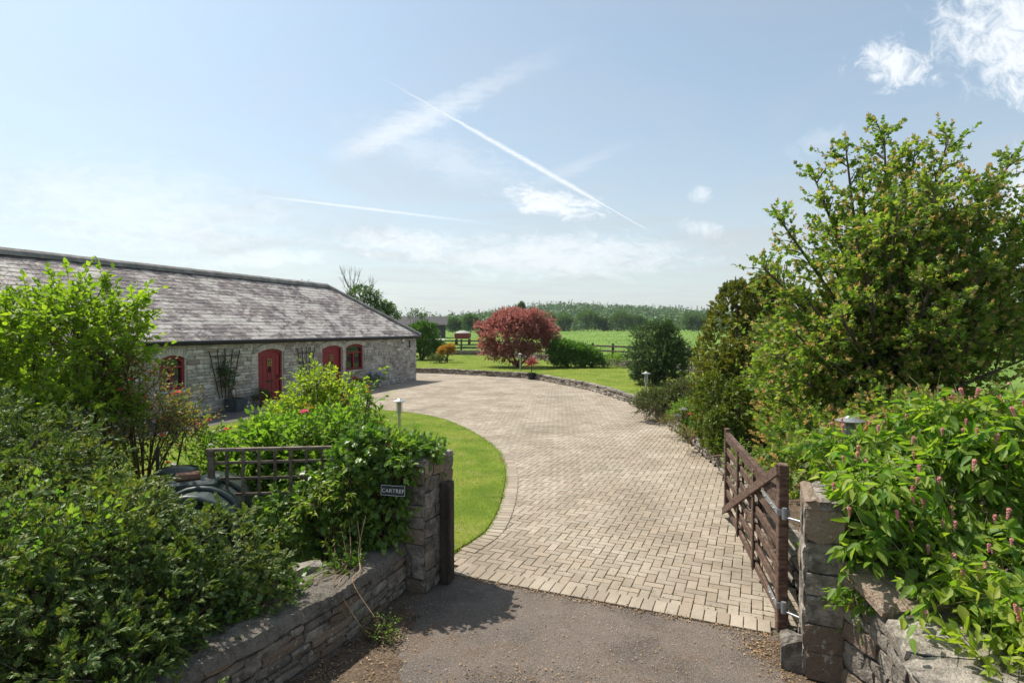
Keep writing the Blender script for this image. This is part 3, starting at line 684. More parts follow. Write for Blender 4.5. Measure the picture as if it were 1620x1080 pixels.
# ------------------------------------------------------------------ the barn
def barn():
    BL, BWD, EAVE, RIDGE, HW = 25.0, 6.4, 2.42, 4.76, 3.2
    root = empty('stone_barn', BC, 'long low stone barn with hipped slate roof and red doors', 'barn')
    out = -BN; rb = random.Random(21)
    def bp(t, o, z): return BC - BD * t + out * o + UP * z          # t metres left of the corner, o metres out of the front face
    def t_at(px):                                                     # distance from the corner where a photograph column meets the wall
        k = (px - 810) / FPX; return (BC.x - k * BC.y) / (BD.x - k * BD.y)
    d1 = (t_at(409), t_at(447)); d2 = (t_at(510.5), t_at(541)); w1 = (t_at(548), t_at(575)); w0 = (t_at(252), t_at(293))
    ops = {}
    def opn(name, tt, z0, z1): ops[name] = (tt[1], tt[0], z0, z1)     # (t low = right edge, t high = left edge)
    opn('d1', d1, 0.0, 2.02); opn('d2', d2, 0.0, 2.05); opn('w1', w1, 0.92, 2.08); opn('w0', w0, 0.9, 1.95)
    # masonry core in strips round the openings, 35 cm thick
    core = MB(); xs_ = sorted(ops.values()); cur = 0.0; th = .4
    Mx = Matrix((-BD, out, UP)).transposed().to_4x4()
    def blk(t0, t1, z0, z1, mb=core, o0=-th, o1=-.03):
        if t1 - t0 > .001 and z1 - z0 > .001: mb.box(bp((t0 + t1) / 2, (o0 + o1) / 2, (z0 + z1) / 2), (t1 - t0, o1 - o0, z1 - z0), Mx)
    for (a, b, z0, z1) in xs_:
        blk(cur, a, -.1, EAVE); blk(a, b, -.1, z0); blk(a, b, z1, EAVE); cur = b
    blk(cur, BL, -.1, EAVE)
    back = MB(); 
    back.box(BC - BD * BL / 2 + BN * (BWD - .2) + UP * (EAVE / 2), (BL, .4, EAVE), Mx)
    for t in (.2, BL - .2): back.box(BC - BD * t + BN * (BWD / 2) + UP * (EAVE / 2), (.4, BWD - .82, EAVE - .002), Mx)
    core.build('wall', M['barnmortar'], root); back.build('rear_wall', M['barnstone'], root)
    pc = Pieces('stone', M['barnstone'], root, [lump_verts(.05, rb) for _ in range(12)], LUMP_F, 300)
    holes = [(a - .04, b + .04, z0 - .02, z1 + .16) for (a, b, z0, z1) in ops.values()]
    clad(pc, bp(0, -.035, 0), -BD, out, BL, EAVE - .04, (.075, .15), (.16, .46), .014, (.045, .075), holes=holes, rnd=rb, tilt=.015)
    clad(pc, BC + BN * .0 - BD * .03, BN, BD, BWD, EAVE - .04, (.12, .2), (.3, .6), .014, (.04, .06), rnd=rb)
    pc.finish('stonework')
    # arch voussoirs and pale brick jambs
    ar = Pieces('arch_brick', M['whitebrick'], root, [block_verts(.1, .02, rb) for _ in range(4)], BLOCK_F, 120)
    for key, (a, b, z0, z1) in ops.items():
        c = (a + b) / 2; hw_ = (b - a) / 2 + .02; rise = .13; rad = (hw_ * hw_ + rise * rise) / (2 * rise); zc = z1 + .0 - rad + .0
        half = math.asin(hw_ / rad); n = max(9, int(2 * half * rad / .085))
        for i in range(n):
            th_ = -half + (i + .5) * 2 * half / n
            rv = UP * math.cos(th_) - BD * math.sin(th_); tv = UP * -math.sin(th_) - BD * math.cos(th_)
            p = bp(c, -.035, zc) + rv * (rad + .10)
            ar.add(p, tv, rv, out, (2 * half * rad / n - .008 + .008, .2, .06))
        if key in ('d2', 'w1'):
            z = z0
            side = a - .085 if key == 'w1' else a - .0
            while z < z1 - .1 and key == 'd2':
                ar.add(bp(a - .09, -.035, z + .04), -BD, UP, out, (.15, .07, .07)); z += .08
    ar.finish()
    # doors
    def arch_out(hw, h, rise=.12, n=8):
        pts = [(-hw, 0), (hw, 0)]
        rad = (hw * hw + rise * rise) / (2 * rise); half = math.asin(hw / rad)
        return pts + [(rad * math.sin(half - 2 * half * i / n), h - rise + rad * (math.cos(half - 2 * half * i / n) - math.cos(half))) for i in range(n + 1)]
    def frame_prism(mb, hw, h, w, o, d0, d1, sill=False):
        outer, innr = arch_out(hw, h), arch_out(hw - w, h - w)
        if sill: innr = [(x, y if y > 0 else w) for x, y in innr]
        k = len(outer); V = []; F = []
        for dd in (d0, d1):
            V += [o + -BD * x + UP * y + out * dd for x, y in outer]; V += [o + -BD * x + UP * y + out * dd for x, y in innr]
        for i in range(k):
            j = (i + 1) % k
            if i == 0 and not sill: continue
            F += [(i, j, k + j, k + i), (2 * k + i, 3 * k + i, 3 * k + j, 2 * k + j), (i, 2 * k + i, 2 * k + j, j), (k + i, k + j, 3 * k + j, 3 * k + i)]
        mb.add(V, F)
    for key, lab in (('d1', 'red'), ('d2', 'red')):
        a, b, z0, z1 = ops[key]; c = (a + b) / 2; hw = (b - a) / 2; o = bp(c, 0, 0)
        door = MB(); door.prism(arch_out(hw - .07, z1 - .07), o, -BD, UP, out, -.16, -.11); dd = door.build('door', M['reddoor'], root)
        fr = MB(); frame_prism(fr, hw, z1, .075, o, -.24, -.06); fr.build('frame', M['reddoor'], dd)
        pl = MB()
        k = 5; ww = 2 * (hw - .085) / k
        for i in range(k): pl.box(bp(c - hw + .085 + ww * (i + .5), -.105, (z1 - .2) / 2 + .03), (ww - .012, .018, z1 - .30), Mx, .004)
        pl.build('board_panel', M['reddoor'], dd) if False else None
        for i in range(k):
            p1 = MB(); p1.box(bp(c - hw + .085 + ww * (i + .5), -.104, (z1 - .25) / 2 + .03), (ww - .012, .02, z1 - .32), Mx, .005); p1.build('plank', M['reddoor'], dd)
        g = MB(); g.box(bp(c + .0, -.092, 1.52), (.20, .02, .22), Mx, .004); g.build('peep_window', M['glass'], dd)
        g = MB()
        for q in (-.1, 0, .1): g.box(bp(c + q, -.078, 1.52), (.018, .014, .24), Mx)
        for q in (-.11, 0, .11): g.box(bp(c, -.074, 1.52 + q), (.22, .014, .018), Mx)
        g.build('grille', M['brass'], dd)
        kn = MB(); kn.tube([bp(c + .055 * math.cos(x), -.075, 1.24 + .085 * math.sin(x)) for x in [i * math.pi / 6 for i in range(13)]], .016, 6, False)
        kn.box(bp(c, -.085, 1.34), (.07, .03, .07), Mx, .01); kn.build('knocker', M['black'], dd)
        lb = MB(); lb.box(bp(c, -.084, .83), (.32, .02, .07), Mx, .006); lb.build('letter_plate', M['black'], dd)
        hd = MB(); hd.box(bp(c - hw + .17, -.08, .98), (.04, .03, .14), Mx, .008); hd.tube([bp(c - hw + .17, -.05, 1.0), bp(c - hw + .28, -.05, 1.0)], .012, 6); hd.build('handle', M['black'], dd)
        sp = MB(); sp.box(bp(c, .0, .045), (b - a + .1, .5, .08), Mx, .01); sp.build('step', M['barnstone'], root)
        bk = MB(); bk.box(bp(c, -.36, z1 / 2), (b - a + .02, .03, z1), Mx); bk.build('lining', M['black'], dd)
    # windows
    for key in ('w1', 'w0'):
        a, b, z0, z1 = ops[key]; c = (a + b) / 2; hw = (b - a) / 2; h = z1 - z0; o = bp(c, 0, z0)
        win = MB(); frame_prism(win, hw, h, .085, o, -.2, -.07, True); wn = win.build('window', M['reddoor'], root)
        bars = MB(); bars.box(bp(c, -.13, z0 + h * .66), (2 * hw - .15, .08, .075), Mx, .006); bars.box(bp(c, -.132, z0 + h * .36), (.085, .078, h * .6 - .04), Mx, .006); bars.build('glazing_bar', M['reddoor'], wn)
        for (ta, tb, za, zb) in ((c - hw + .08, c - .04, z0 + .08, z0 + h * .63), (c + .04, c + hw - .08, z0 + .08, z0 + h * .63), (c - hw + .08, c + hw - .08, z0 + h * .69, z1 - .1)):
            p = MB(); p.box(bp((ta + tb) / 2, -.15, (za + zb) / 2), (tb - ta, .012, zb - za), Mx); p.build('pane', M['glass'], wn)
        s = MB(); s.box(bp(c, .0, z0 - .035), (b - a + .14, .3, .07), Mx, .01); s.build('sill', M['barnstone'], root)
        bk = MB(); bk.box(bp(c, -.33, (z0 + z1) / 2), (b - a, .03, h), Mx); bk.build('lining', M['black'], wn)
    # roof: deck sheets, then slates on the front slope
    OV = .16; pit = math.atan2(RIDGE - EAVE, HW); cs, sn = math.cos(pit), math.sin(pit); ez = EAVE - OV * math.tan(pit) + .06
    A = bp(-OV, OV, ez); Bq = bp(BL + OV, OV, ez); Cq = BC - BD * (BL + OV) + BN * (BWD + OV) + UP * ez; Dq = BC + BD * OV + BN * (BWD + OV) + UP * ez
    R0 = BC - BD * HW + BN * HW + UP * (RIDGE + .06); R1 = BC - BD * (BL - HW) + BN * HW + UP * (RIDGE + .06)
    dk = MB(); dk.add([A, Bq, Cq, Dq, R0, R1], [(1, 0, 4, 5), (0, 3, 4), (3, 2, 5, 4), (2, 1, 5), (0, 1, 2, 3)]); roof = dk.build('roof', M['slate'], root)
    usl = BN * cs + UP * sn; nsl = out * sn + UP * cs; SL = (HW + OV) / cs
    sl_ = Pieces('slate', M['slate'], roof, [block_verts(.06, .012, rb) for _ in range(8)], BLOCK_F, 300)
    EX = .215; j = 0
    while j * EX < SL - .08:
        s0 = j * EX; v0 = s0; k = (s0 + EX * .5) / SL
        tr0 = -OV + k * (HW + OV) + .03; tr1 = BL + OV - k * (HW + OV) - .03
        t = tr0 - rb.uniform(0, .28)
        while t < tr1:
            wdt = rb.choice((.25, .28, .28, .31)); a = max(t, tr0); b = min(t + wdt, tr1)
            if b - a > .05:
                ln = EX + .06; lift = rb.uniform(0, .006); tl = rb.uniform(-.012, .012)
                uu = (-BD * math.cos(tl) + usl * math.sin(tl)); vv = (usl * math.cos(tl) + BD * math.sin(tl))
                nn = (nsl - usl * -.045).normalized(); vv2 = (vv - nn * vv.dot(nn)).normalized()
                sl_.add(bp((a + b) / 2, OV, ez) + usl * (s0 + ln / 2 - .03 + rb.uniform(-.008, .008)) + nsl * (.012 + lift), uu, vv2, nn, (b - a - .010, ln, .024))
            t += wdt
        j += 1
    sl_.finish('slating')
    # ridge and hip tiles
    rt = Pieces('ridge_tile', M['ridge'], roof, [[(-.5, -.5, -.5), (.5, -.5, -.5), (.5, -.32, .4), (-.5, -.32, .4), (-.5, 0, .95), (.5, 0, .95), (-.5, .32, .4), (.5, .32, .4), (-.5, .5, -.5), (.5, .5, -.5)]],
                [(0, 1, 2, 3), (3, 2, 5, 4), (4, 5, 7, 6), (6, 7, 9, 8), (0, 3, 4, 6, 8), (1, 9, 7, 5, 2)], 120)
    def tiles(p, q_, w, h):
        d = (q_ - p); n = int(d.length / .46); d.normalize(); v = UP.cross(d).normalized(); nn = d.cross(v)
        if nn.z < 0: nn = -nn
        for i in range(n):
            rt.add(p + d * ((i + .5) * (q_ - p).length / n) + nn * (.05 + rb.uniform(-.006, .006)), d, v, nn, ((q_ - p).length / n - .006, w, h))
    tiles(R1, R0, .34, .15); tiles(R0, A + UP * .02, .26, .11); tiles(R0, Dq, .26, .11)
    rt.finish()
    gt = MB(); gt.tube([bp(-OV, OV + .06, ez - .03), bp(BL + OV, OV + .06, ez - .03)], .055, 8); gt.build('gutter', M['black'], root)
    fs = MB(); fs.box(bp(BL / 2, OV - .03, ez - .07), (BL + 2 * OV - .1, .03, .12), Mx); fs.build('fascia', M['black'], root)
    # alarm box and slit by the corner
    tb = t_at(635.5); x = empty('alarm_box', bp(tb, 0, 2.2), 'small white alarm box under the eaves near the corner of the barn', 'alarm box')
    m_ = MB(); m_.box(bp(tb, .08, 2.2), (.16, .09, .26), Mx, .02); m_.build('case', M['white'], x); m_ = MB(); m_.box(bp(tb, .075, 2.04), (.1, .07, .05), Mx, .01); m_.build('lens', M['black'], x)
    ts = t_at(647); x = empty('wall_vent', bp(ts, 0, 1.95), 'narrow dark slit vent in the barn wall near its corner', 'vent')
    m_ = MB(); m_.box(bp(ts, .035, 1.95), (.10, .03, .34), Mx); m_.build('slot', M['black'], x)
    # fan trellises and planters
    def fan(pxc, z0, z1, wb, wt, label):
        tc = t_at(pxc); x = empty('fan_trellis', bp(tc, .06, z0), label, 'trellis', 'fan trellises on the barn wall')
        for i in range(5):
            f = (i - 2) / 2; m_ = MB(); m_.bar(bp(tc + f * wb / 2, .07, z0), bp(tc + f * wt / 2, .07, z1 - abs(f) * .06), .03, .02, out); m_.build('slat', M['darkwood'], x)
        for g in (.35, .6, .85):
            ww = (wb + (wt - wb) * g) / 2; m_ = MB(); m_.bar(bp(tc - ww, .095, z0 + (z1 - z0) * g), bp(tc + ww, .095, z0 + (z1 - z0) * g), .03, .02, out); m_.build('crossbar', M['darkwood'], x)
        return tc
    ta = fan(353, .45, 2.1, .45, 1.25, 'dark fan trellis with climber above the square lead planter')
    tb_ = fan(482, .5, 2.05, .4, 1.0, 'dark fan trellis between the two red doors')
    def planter(pos, s, h, label):
        x = empty('planter', pos, label, 'planter'); m_ = MB()
        V = []; 
        for (k, z) in ((.46, 0), (.5, h - .05), (.53, h - .05), (.53, h), (.46, h), (.45, h - .08)):
            V += [pos + (-BD * a + out * b) * k * s * 2 + UP * z for a, b in ((-.5, -.5), (.5, -.5), (.5, .5), (-.5, .5))]
        F = [(i * 4 + a, i * 4 + (a + 1) % 4, i * 4 + 4 + (a + 1) % 4, i * 4 + 4 + a) for i in range(5) for a in range(4)]
        m_.add(V, F); m_.build('box', M['lead'], x)
        for a in (-.25, .25):
            m2 = MB(); m2.box(pos - BD * a * s + out * (s * .49) + UP * h * .45, (s * .36, .02, h * .5), Mx, .006); m2.build('panel', M['lead'], x)
        m3 = MB(); m3.box(pos + UP * (h - .07), (s * .86, s * .86, .03), Mx); m3.build('soil', M['soil'], x); return x
    planter(bp(t_at(361), .33, 0.012), .5, .42, 'square dark lead planter on the path below the fan trellis')
    return root, bp, t_at, Mx, out
BARN, BP, T_AT, BMX, BOUT = barn()

# ------------------------------------------------------------------ five-bar gate, standing open
def gate():
    H0 = GR + E1 * .035 - E2 * .06; H1 = G(1149, 818); d = (H1 - H0); Lg = d.length; d.normalize(); n = nxt(d) * -1      # n towards the drive
    root = empty('timber_gate', H0, 'dark brown timber field gate swung open against the garden wall', 'gate')
    Mx = Matrix((d, -n, UP)).transposed().to_4x4()
    def P(s, o, z): return H0 + d * s + n * o + UP * z
    m = MB(); m.box(P(.05, 0, .80), (.10, .085, 1.50), Mx, .008); m.build('heel_stile', M['gatewood'], root)
    m = MB(); m.box(P(Lg - .04, 0, .70), (.085, .07, 1.22), Mx, .008); m.build('head_stile', M['gatewood'], root)
    for i, (z, h) in enumerate(((1.20, .125), (.99, .09), (.79, .09), (.59, .09), (.39, .09), (.18, .09))):
        m = MB(); m.bar(P(.10, 0, z + (.02 if i == 0 else 0)), P(Lg - .08, 0, z), .028 if i else .06, h, UP, .005); m.build('rail', M['gatewood'], root)
    for s in (.36, .66):
        m = MB(); m.bar(P(Lg * s, .032, .13), P(Lg * s, .032, 1.22), .022, .075, -d, .004); m.build('upright', M['gatewood'], root)
        m = MB(); m.bar(P(Lg * s, -.032, .13), P(Lg * s, -.032, 1.14), .022, .075, -d, .004); m.build('upright', M['gatewood'], root)
    m = MB(); m.bar(P(.02, .052, 1.50), P(Lg - .02, .052, .10), .024, .095, UP, .004); m.build('diagonal_brace', M['gatewood'], root)
    m = MB(); m.bar(P(.10, -.06, .16), P(Lg * .5, -.06, 1.14), .024, .08, UP, .004); m.build('diagonal_brace', M['gatewood'], root)
    for z, ln in ((1.13, .62), (.30, .34)):
        m = MB(); m.box(P(.02 + ln / 2, .048, z), (ln, .008, .055), Mx, .002); m.box(P(.02 + ln / 2, -.048, z), (ln, .008, .055), Mx, .002); m.box(P(-.004, 0, z), (.01, .105, .055), Mx, .002)
        m.tube([P(-.035, 0, z - .05), P(-.035, 0, z + .05)], .022, 10); m.bar(P(-.035, 0, z - .03), P(-.20, -.17, z - .03), .02, .02); hg = m.build('hinge', M['galv'], root)
        b = MB()
        for s in (.12, .25, .5):
            if s < ln - .03: b.lathe(P(s, .052, z), [(0, .012), (.009, .01), (.012, 0)], 8, Matrix((d, UP, n)).transposed())
        b.build('bolt', M['galv'], hg)
    return H0, d, n, Lg
GATE = gate()

# ------------------------------------------------------------------ trellis, tank, house sign, lamps
def trellis():
    a, b = Vector((-3.18, 6.12, 0)), Vector((-1.72, 6.28, 0)); d = (b - a).normalized(); n = nxt(d); L_ = (b - a).length
    root = empty('trellis_panel', a, 'weathered square wooden trellis panel half covered by ivy', 'trellis')
    for s in (0, L_):
        m = MB(); m.box(a + d * s + UP * .74, (.06, .06, 1.48), Matrix((d, n, UP)).transposed().to_4x4(), .005); m.build('post', M['greywood'], root)
    m = MB(); m.bar(a + UP * 1.47 - d * .05, b + UP * 1.47 + d * .05, .05, .035); m.build('top_rail', M['greywood'], root)
    k = 9
    for i in range(1, k):
        m = MB(); m.box(a + d * (L_ * i / k) + n * .016 + UP * 1.10, (.032, .016, .70), Matrix((d, n, UP)).transposed().to_4x4(), .002); m.build('slat', M['greywood'], root)
    for z in (1.33, 1.16, .99, .82):
        m = MB(); m.box((a + b) / 2 - n * .006 + UP * z, (L_ - .06, .016, .03), Matrix((d, n, UP)).transposed().to_4x4(), .002); m.build('crossbar', M['greywood'], root)
trellis()
def tank():
    c = Vector((-3.05, 5.42, 0)); ax = Vector((-.25, .97, 0)).normalized(); sd = nxt(ax)
    root = empty('oil_tank', c, 'dark green plastic oil tank with rounded end behind the conifer hedge', 'tank')
    prof = [(-.42, .1), (-.42, .72)] + [(.42 * math.cos(math.pi - i * math.pi / 12), .72 + .44 * math.sin(math.pi - i * math.pi / 12)) for i in range(1, 12)] + [(.42, .72), (.42, .1)]
    m = MB(); m.prism([(x * .95, z * .97) for x, z in prof], c, sd, UP, ax, 0.03, 1.25); m.build('body', M['tank'], root)
    rim = MB(); rim.tube([c + sd * x + UP * z for x, z in prof[1:-1]], .035, 8); rim.build('end_rim', M['tank'], root, True)
    for y in (.42, .82): 
        r_ = MB(); r_.tube([c + ax * y + sd * x * .98 + UP * (z * .985) for x, z in prof[1:-1]], .03, 8); r_.build('rib', M['tank'], root, True)
    m = MB(); m.box(c + ax * .66 - sd * .12 + UP * 1.12, (.52, .34, .13), Matrix((sd, ax, UP)).transposed().to_4x4(), .02); m.build('top_tray', M['tank'], root)
    m = MB(); m.lathe(c + ax * 1.2 - sd * .42 + UP * 1.10, [(.20, 0), (.23, .03), (.22, .06), (.14, .09), (0, .10)], 24); m.build('inspection_lid', M['tank'], root, True)
    m = MB(); m.lathe(c + ax * 1.2 - sd * .42 + UP * .7, [(.22, 0), (.22, .48)], 16); m.build('neck', M['tank'], root, True)
    m = MB(); m.tube([c + ax * .85 - sd * .50 + UP * 1.1, c + ax * .85 - sd * .50 + UP * 1.50], .018, 8); m.build('vent_pipe', M['iron'], root)
    b = empty('loose_brick', c + ax * .35 - sd * .2 + UP * 1.23, 'worn red brick lying on top of the dark green oil tank', 'brick')
    m = MB(); m.box(c + ax * .66 - sd * .16 + UP * 1.222, (.23, .11, .068), Matrix.Rotation(.5, 4, 'Z'), .01); m.build('brick', M['brick'], b)
    w = empty('tank_side_wall', Vector((-2.45, 6.5, 0)), None, None) if False else None
tank()
def text_mesh(txt, size, ext, M4, name, mat, parent):
    cu = bpy.data.curves.new(name, 'FONT'); cu.body = txt; cu.size = size; cu.extrude = ext; cu.align_x = 'CENTER'; cu.align_y = 'CENTER'; cu.space_character = 1.08; cu.resolution_u = 3
    t = bpy.data.objects.new(name, cu); COL.objects.link(t); bpy.context.view_layer.update()
    me = bpy.data.meshes.new_from_object(t.evaluated_get(bpy.context.evaluated_depsgraph_get())); bpy.data.objects.remove(t)
    me.transform(M4); return link(name, me, mat, parent)
def sign():
    p = AT(622, 775.5, 5.80); root = empty('house_sign', p, 'small black slate sign reading CARTREF hung on the ivy of the pillar', 'sign')
    d = Vector((.985, -.17, -.02)).normalized(); n = Vector((d.y, -d.x, 0.10)).normalized(); n = -n if n.y > 0 else n; u = n.cross(d).normalized(); u = u if u.z > 0 else -u
    Mx = Matrix((d, n, u)).transposed().to_4x4()
    m = MB(); m.box(p, (.262, .016, .112), Mx, .003); m.build('plaque', M['slatesign'], root)
    m = MB()
    for s in (-1, 1):
        m.box(p + u * s * .048 + n * .009, (.248, .002, .0028), Mx); m.box(p + d * s * .1235 + n * .009, (.0028, .002, .096), Mx)
    m.build('border_line', M['letter'], root)
    T = Matrix((d, u, n)).transposed().to_4x4(); T.translation = p + n * .0092 - u * .004
    text_mesh('CARTREF', .054, .0006, T, 'lettering', M['letter'], root)
sign()
LAMP0 = None
def lamp(pos, label):
    global LAMP0
    pos = Vector(pos)
    if LAMP0 is None:
        root = empty('garden_lamp', pos, label, 'lamp', 'bollard lamps in the garden')
        m = MB(); m.lathe(pos, [(.055, 0), (.055, .02), (.035, .03), (.035, .70), (.05, .71), (.05, .73)], 14); m.build('post', M['steel'], root, False)
        m = MB(); m.lathe(pos, [(.036, .73), (.036, .78), (.03, .80)], 12); m.build('lamp_holder', M['steel'], root)
        m = MB(); m.lathe(pos, [(.052, .735), (.052, 1.0)], 16); m.build('glass', M['lampglass'], root, True)
        for k in range(4):
            a = k * math.pi / 2 + .4; q = pos + Vector((math.cos(a) * .068, math.sin(a) * .068, 0)); m = MB(); m.tube([q + UP * .72, q + UP * 1.01], .006, 6); m.build('rod', M['steel'], root)
        m = MB(); m.lathe(pos, [(0.0, 1.005), (.15, 1.0), (.155, 1.012), (.06, 1.045), (.03, 1.065), (0, 1.068)], 20); m.build('hood', M['steel'], root)
        LAMP0 = root; return
    r = LAMP0.copy(); COL.objects.link(r); r.location = pos; r['label'] = label
    for ch in LAMP0.children:
        c = ch.copy(); COL.objects.link(c); c.parent = r; c.matrix_parent_inverse = ch.matrix_parent_inverse.copy()
p = G(632, 703); lamp((p.x, p.y, .03), 'steel bollard lamp on the round lawn behind the rose bush')
p = AT(1345, 657, 6.5); lamp((p.x, p.y, p.z - 1.068), 'steel bollard lamp rising above the pink-flowered shrub beside the gate')
p = G(823, 587, .24); lamp((p.x, p.y, .24), 'steel bollard lamp on the far lawn beside the potted red spiky plant')
p = G(1022, 638, .24); lamp((p.x, p.y, .24), 'steel bollard lamp among shrubs at the foot of the dark evergreen')

# ------------------------------------------------------------------ field fence and far things
def field_fence():
    root = empty('rail_fence', (2, 48.5, .24), 'dark three-rail timber fence on a low stone wall at the back of the garden', 'fence')
    pts = resample(fence_line[1:7], 2.1); r = random.Random(2)
    wcore = MB(); pc = Pieces('stone', M['stone'], root, [lump_verts(.06, r) for _ in range(8)], LUMP_F, 250)
    for i, (a, b) in enumerate(zip(pts, pts[1:])):
        d = (b - a).normalized(); n = nxt(d); Mx = Matrix((d, -n, UP)).transposed().to_4x4()
        m = MB(); m.box(a + UP * 1.0, (.13, .13, 1.5), Mx, .01); m.build('post', M['fence'], root)
        for z in (.88, 1.22, 1.56):
            m = MB(); m.bar(a + n * .085 + UP * (z + r.uniform(-.02, .02)), b + n * .085 + UP * (z + r.uniform(-.02, .02)), .04, .12); m.build('rail', M['fence'], root)
        wcore.box((a + b) / 2 + n * .35 + UP * .42, ((b - a).length, .3, .46), Mx)
        clad(pc, a + n * .5 + UP * .2, d, n, (b - a).length, .52, (.12, .2), (.3, .6), .02, (.04, .09), rnd=r)
    wcore.build('wall_core', M['soil'], root); pc.finish('stonework')
field_fence()
def farm_barn():
    c = Vector((-25.2, 150, 1.0)); root = empty('farm_shed', c, 'dark farm shed beyond the garden shrubs with low pitched roof', 'shed')
    w, dp, he, hr = 16, 12, 3.0, 4.9; u = Vector((1, .12, 0)).normalized(); v = Vector((-.12, 1, 0)).normalized()
    q = lambda a, b, z: c + u * a + v * b + UP * z
    m = MB(); m.add([q(-w/2, 0, -2), q(w/2, 0, -2), q(w/2, dp, -2), q(-w/2, dp, -2), q(-w/2, 0, he), q(w/2, 0, he), q(w/2, dp, he), q(-w/2, dp, he), q(-w/2, dp/2, hr), q(w/2, dp/2, hr)],
                     [(0, 1, 5, 4), (1, 2, 6, 9, 5), (2, 3, 7, 6), (3, 0, 4, 8, 7)]); m.build('wall', M['farmwall'], root)
    m = MB(); m.add([q(-w/2-.5, -.6, he-.25), q(w/2+.5, -.6, he-.25), q(w/2+.5, dp/2, hr+.15), q(-w/2-.5, dp/2, hr+.15), q(w/2+.5, dp+.6, he-.25), q(-w/2-.5, dp+.6, he-.25)], [(0, 1, 2, 3), (3, 2, 4, 5)]); m.build('roof', M['farmroof'], root)
    m = MB(); m.box(q(4, -.05, 1.4), (4, .1, 3.6), Matrix((u, v, UP)).transposed().to_4x4()); m.build('door', M['black'], root)
farm_barn()
def trailer():
    c = Vector((-7.6, 90, .25)); root = empty('farm_trailer', c, 'red farm trailer with pale sheeted load parked in the field', 'trailer')
    m = MB(); m.box(c + UP * 1.05, (2.1, 3.2, .12), None, .02); m.box(c + UP * 1.45, (2.3, 3.4, .75), None, .04); m.build('body', M['redpaint'], root)
    m = MB(); m.lathe(c + UP * 1.84, [(1.25, 0), (1.15, .12), (.7, .28), (.2, .36), (0, .37)], 14, Matrix(((.95, 0, 0), (0, 1.25, 0), (0, 0, 1)))); m.build('cover', M['cover'], root, True)
    for sx in (-1, 1):
        for sy in (-1, 1):
            m = MB(); m.lathe(c + Vector((sx * 1.0, sy * .9, .45)), [(.0, -.12), (.42, -.12), (.48, -.06), (.48, .06), (.42, .12), (0, .12)], 16, Matrix(((0, 0, 1), (0, 1, 0), (-1, 0, 0)))); m.build('wheel', M['rubber'], root)
    m = MB(); m.tube([c + Vector((0, -1.6, .8)), c + Vector((0, -2.9, .6))], .07, 8); m.build('drawbar', M['iron'], root)
trailer()
def feeder():
    c = Vector((-10.0, 76, .15)); root = empty('field_shelter', c, 'small dark field shelter with pale roof edge beside the red trailer', 'shelter')
    m = MB()
    for sx in (-1, 1):
        for sy in (-1, 1): m.box(c + Vector((sx * 1.0, sy * .7, .55)), (.12, .12, 1.1))
    m.box(c + Vector((0, .72, .6)), (2.0, .05, 1.0)); m.box(c + Vector((-1.02, 0, .6)), (.05, 1.4, 1.0)); m.build('frame', M['farmwall'], root)
    m = MB(); m.box(c + UP * 1.16, (2.5, 1.9, .1), Matrix.Rotation(.06, 4, 'X'), .01); m.build('roof', M['cover'], root)
feeder()

# ------------------------------------------------------------------ foliage engine
def fan_t(pts): return np.array(pts, float), np.array([(0, i, i + 1) for i in range(1, len(pts) - 1)])
T_OVAL = (np.array([(0, 0, 0), (-.30, .45, .10), (0, 1, -.06), (.30, .45, .10)], float), np.array([(0, 2, 1), (0, 3, 2)]))
T_OVATE = fan_t([(0, 0, 0), (.22, .16, .06), (.31, .38, .09), (.20, .70, .05), (0, 1.0, -.10), (-.20, .70, .05), (-.31, .38, .09), (-.22, .16, .06)])
T_DROOP = fan_t([(0, 0, 0), (.15, .15, .05), (.22, .36, .05), (.15, .68, -.04), (0, 1.0, -.22), (-.15, .68, -.04), (-.22, .36, .05), (-.15, .15, .05)])
T_ROUND = fan_t([(0, 0, 0), (.30, .10, .05), (.45, .42, .08), (.30, .78, .04), (0, 1.0, -.06), (-.30, .78, .04), (-.45, .42, .08), (-.30, .10, .05)])
T_IVY = fan_t([(0, 0, 0), (.30, -.12, .02), (.48, .12, .06), (.30, .34, .05), (.42, .62, .05), (.16, .66, .03), (0, 1.0, -.05), (-.16, .66, .03), (-.42, .62, .05), (-.30, .34, .05), (-.48, .12, .06), (-.30, -.12, .02)])
T_MAPLE = fan_t([(0, 0, 0), (.42, .14, .05), (.50, .68, .06), (.15, .64, .02), (0, 1.0, -.05), (-.15, .64, .02), (-.50, .68, .06), (-.42, .14, .05)])
T_LANCE = (np.array([(0, 0, 0), (-.13, .4, .04), (0, 1, -.1), (.13, .4, .04)], float), np.array([(0, 2, 1), (0, 3, 2)]))
def spray_t():                                   # a flat fan of scale leaves, as a cypress spray
    V = []; F = []; r = random.Random(1)
    def d(p, a, l, w):
        o = len(V); c, s = math.sin(a), math.cos(a)
        for (x, y) in ((0, 0), (w, .45 * l), (0, l), (-w, .45 * l)): V.append((p[0] + x * s + y * c, p[1] - x * c + y * s, r.uniform(-.06, .06) - .25 * (p[1] + y * s) ** 2))
        F.extend([(o, o + 1, o + 2), (o, o + 2, o + 3)])
    d((0, 0), 0, 1.0, .05)
    for i, t in enumerate((.12, .27, .43, .59, .75)):
        for sgn in (-1, 1): d((0, t + .04 * sgn), sgn * (.75 - .15 * t), (.58 - .5 * t) * r.uniform(.75, 1.1), .068)
    return np.array(V, float), np.array(F)
T_SPRAY = spray_t(); T_FROND = (T_SPRAY[0] * np.array([1.5, 1, 1.6]), T_SPRAY[1])
def norm(a): return a / np.maximum(np.linalg.norm(a, axis=-1, keepdims=True), 1e-6)
def frames(U, W):
    U = norm(U); V = norm(np.cross(W, U)); return U, V, np.cross(U, V)
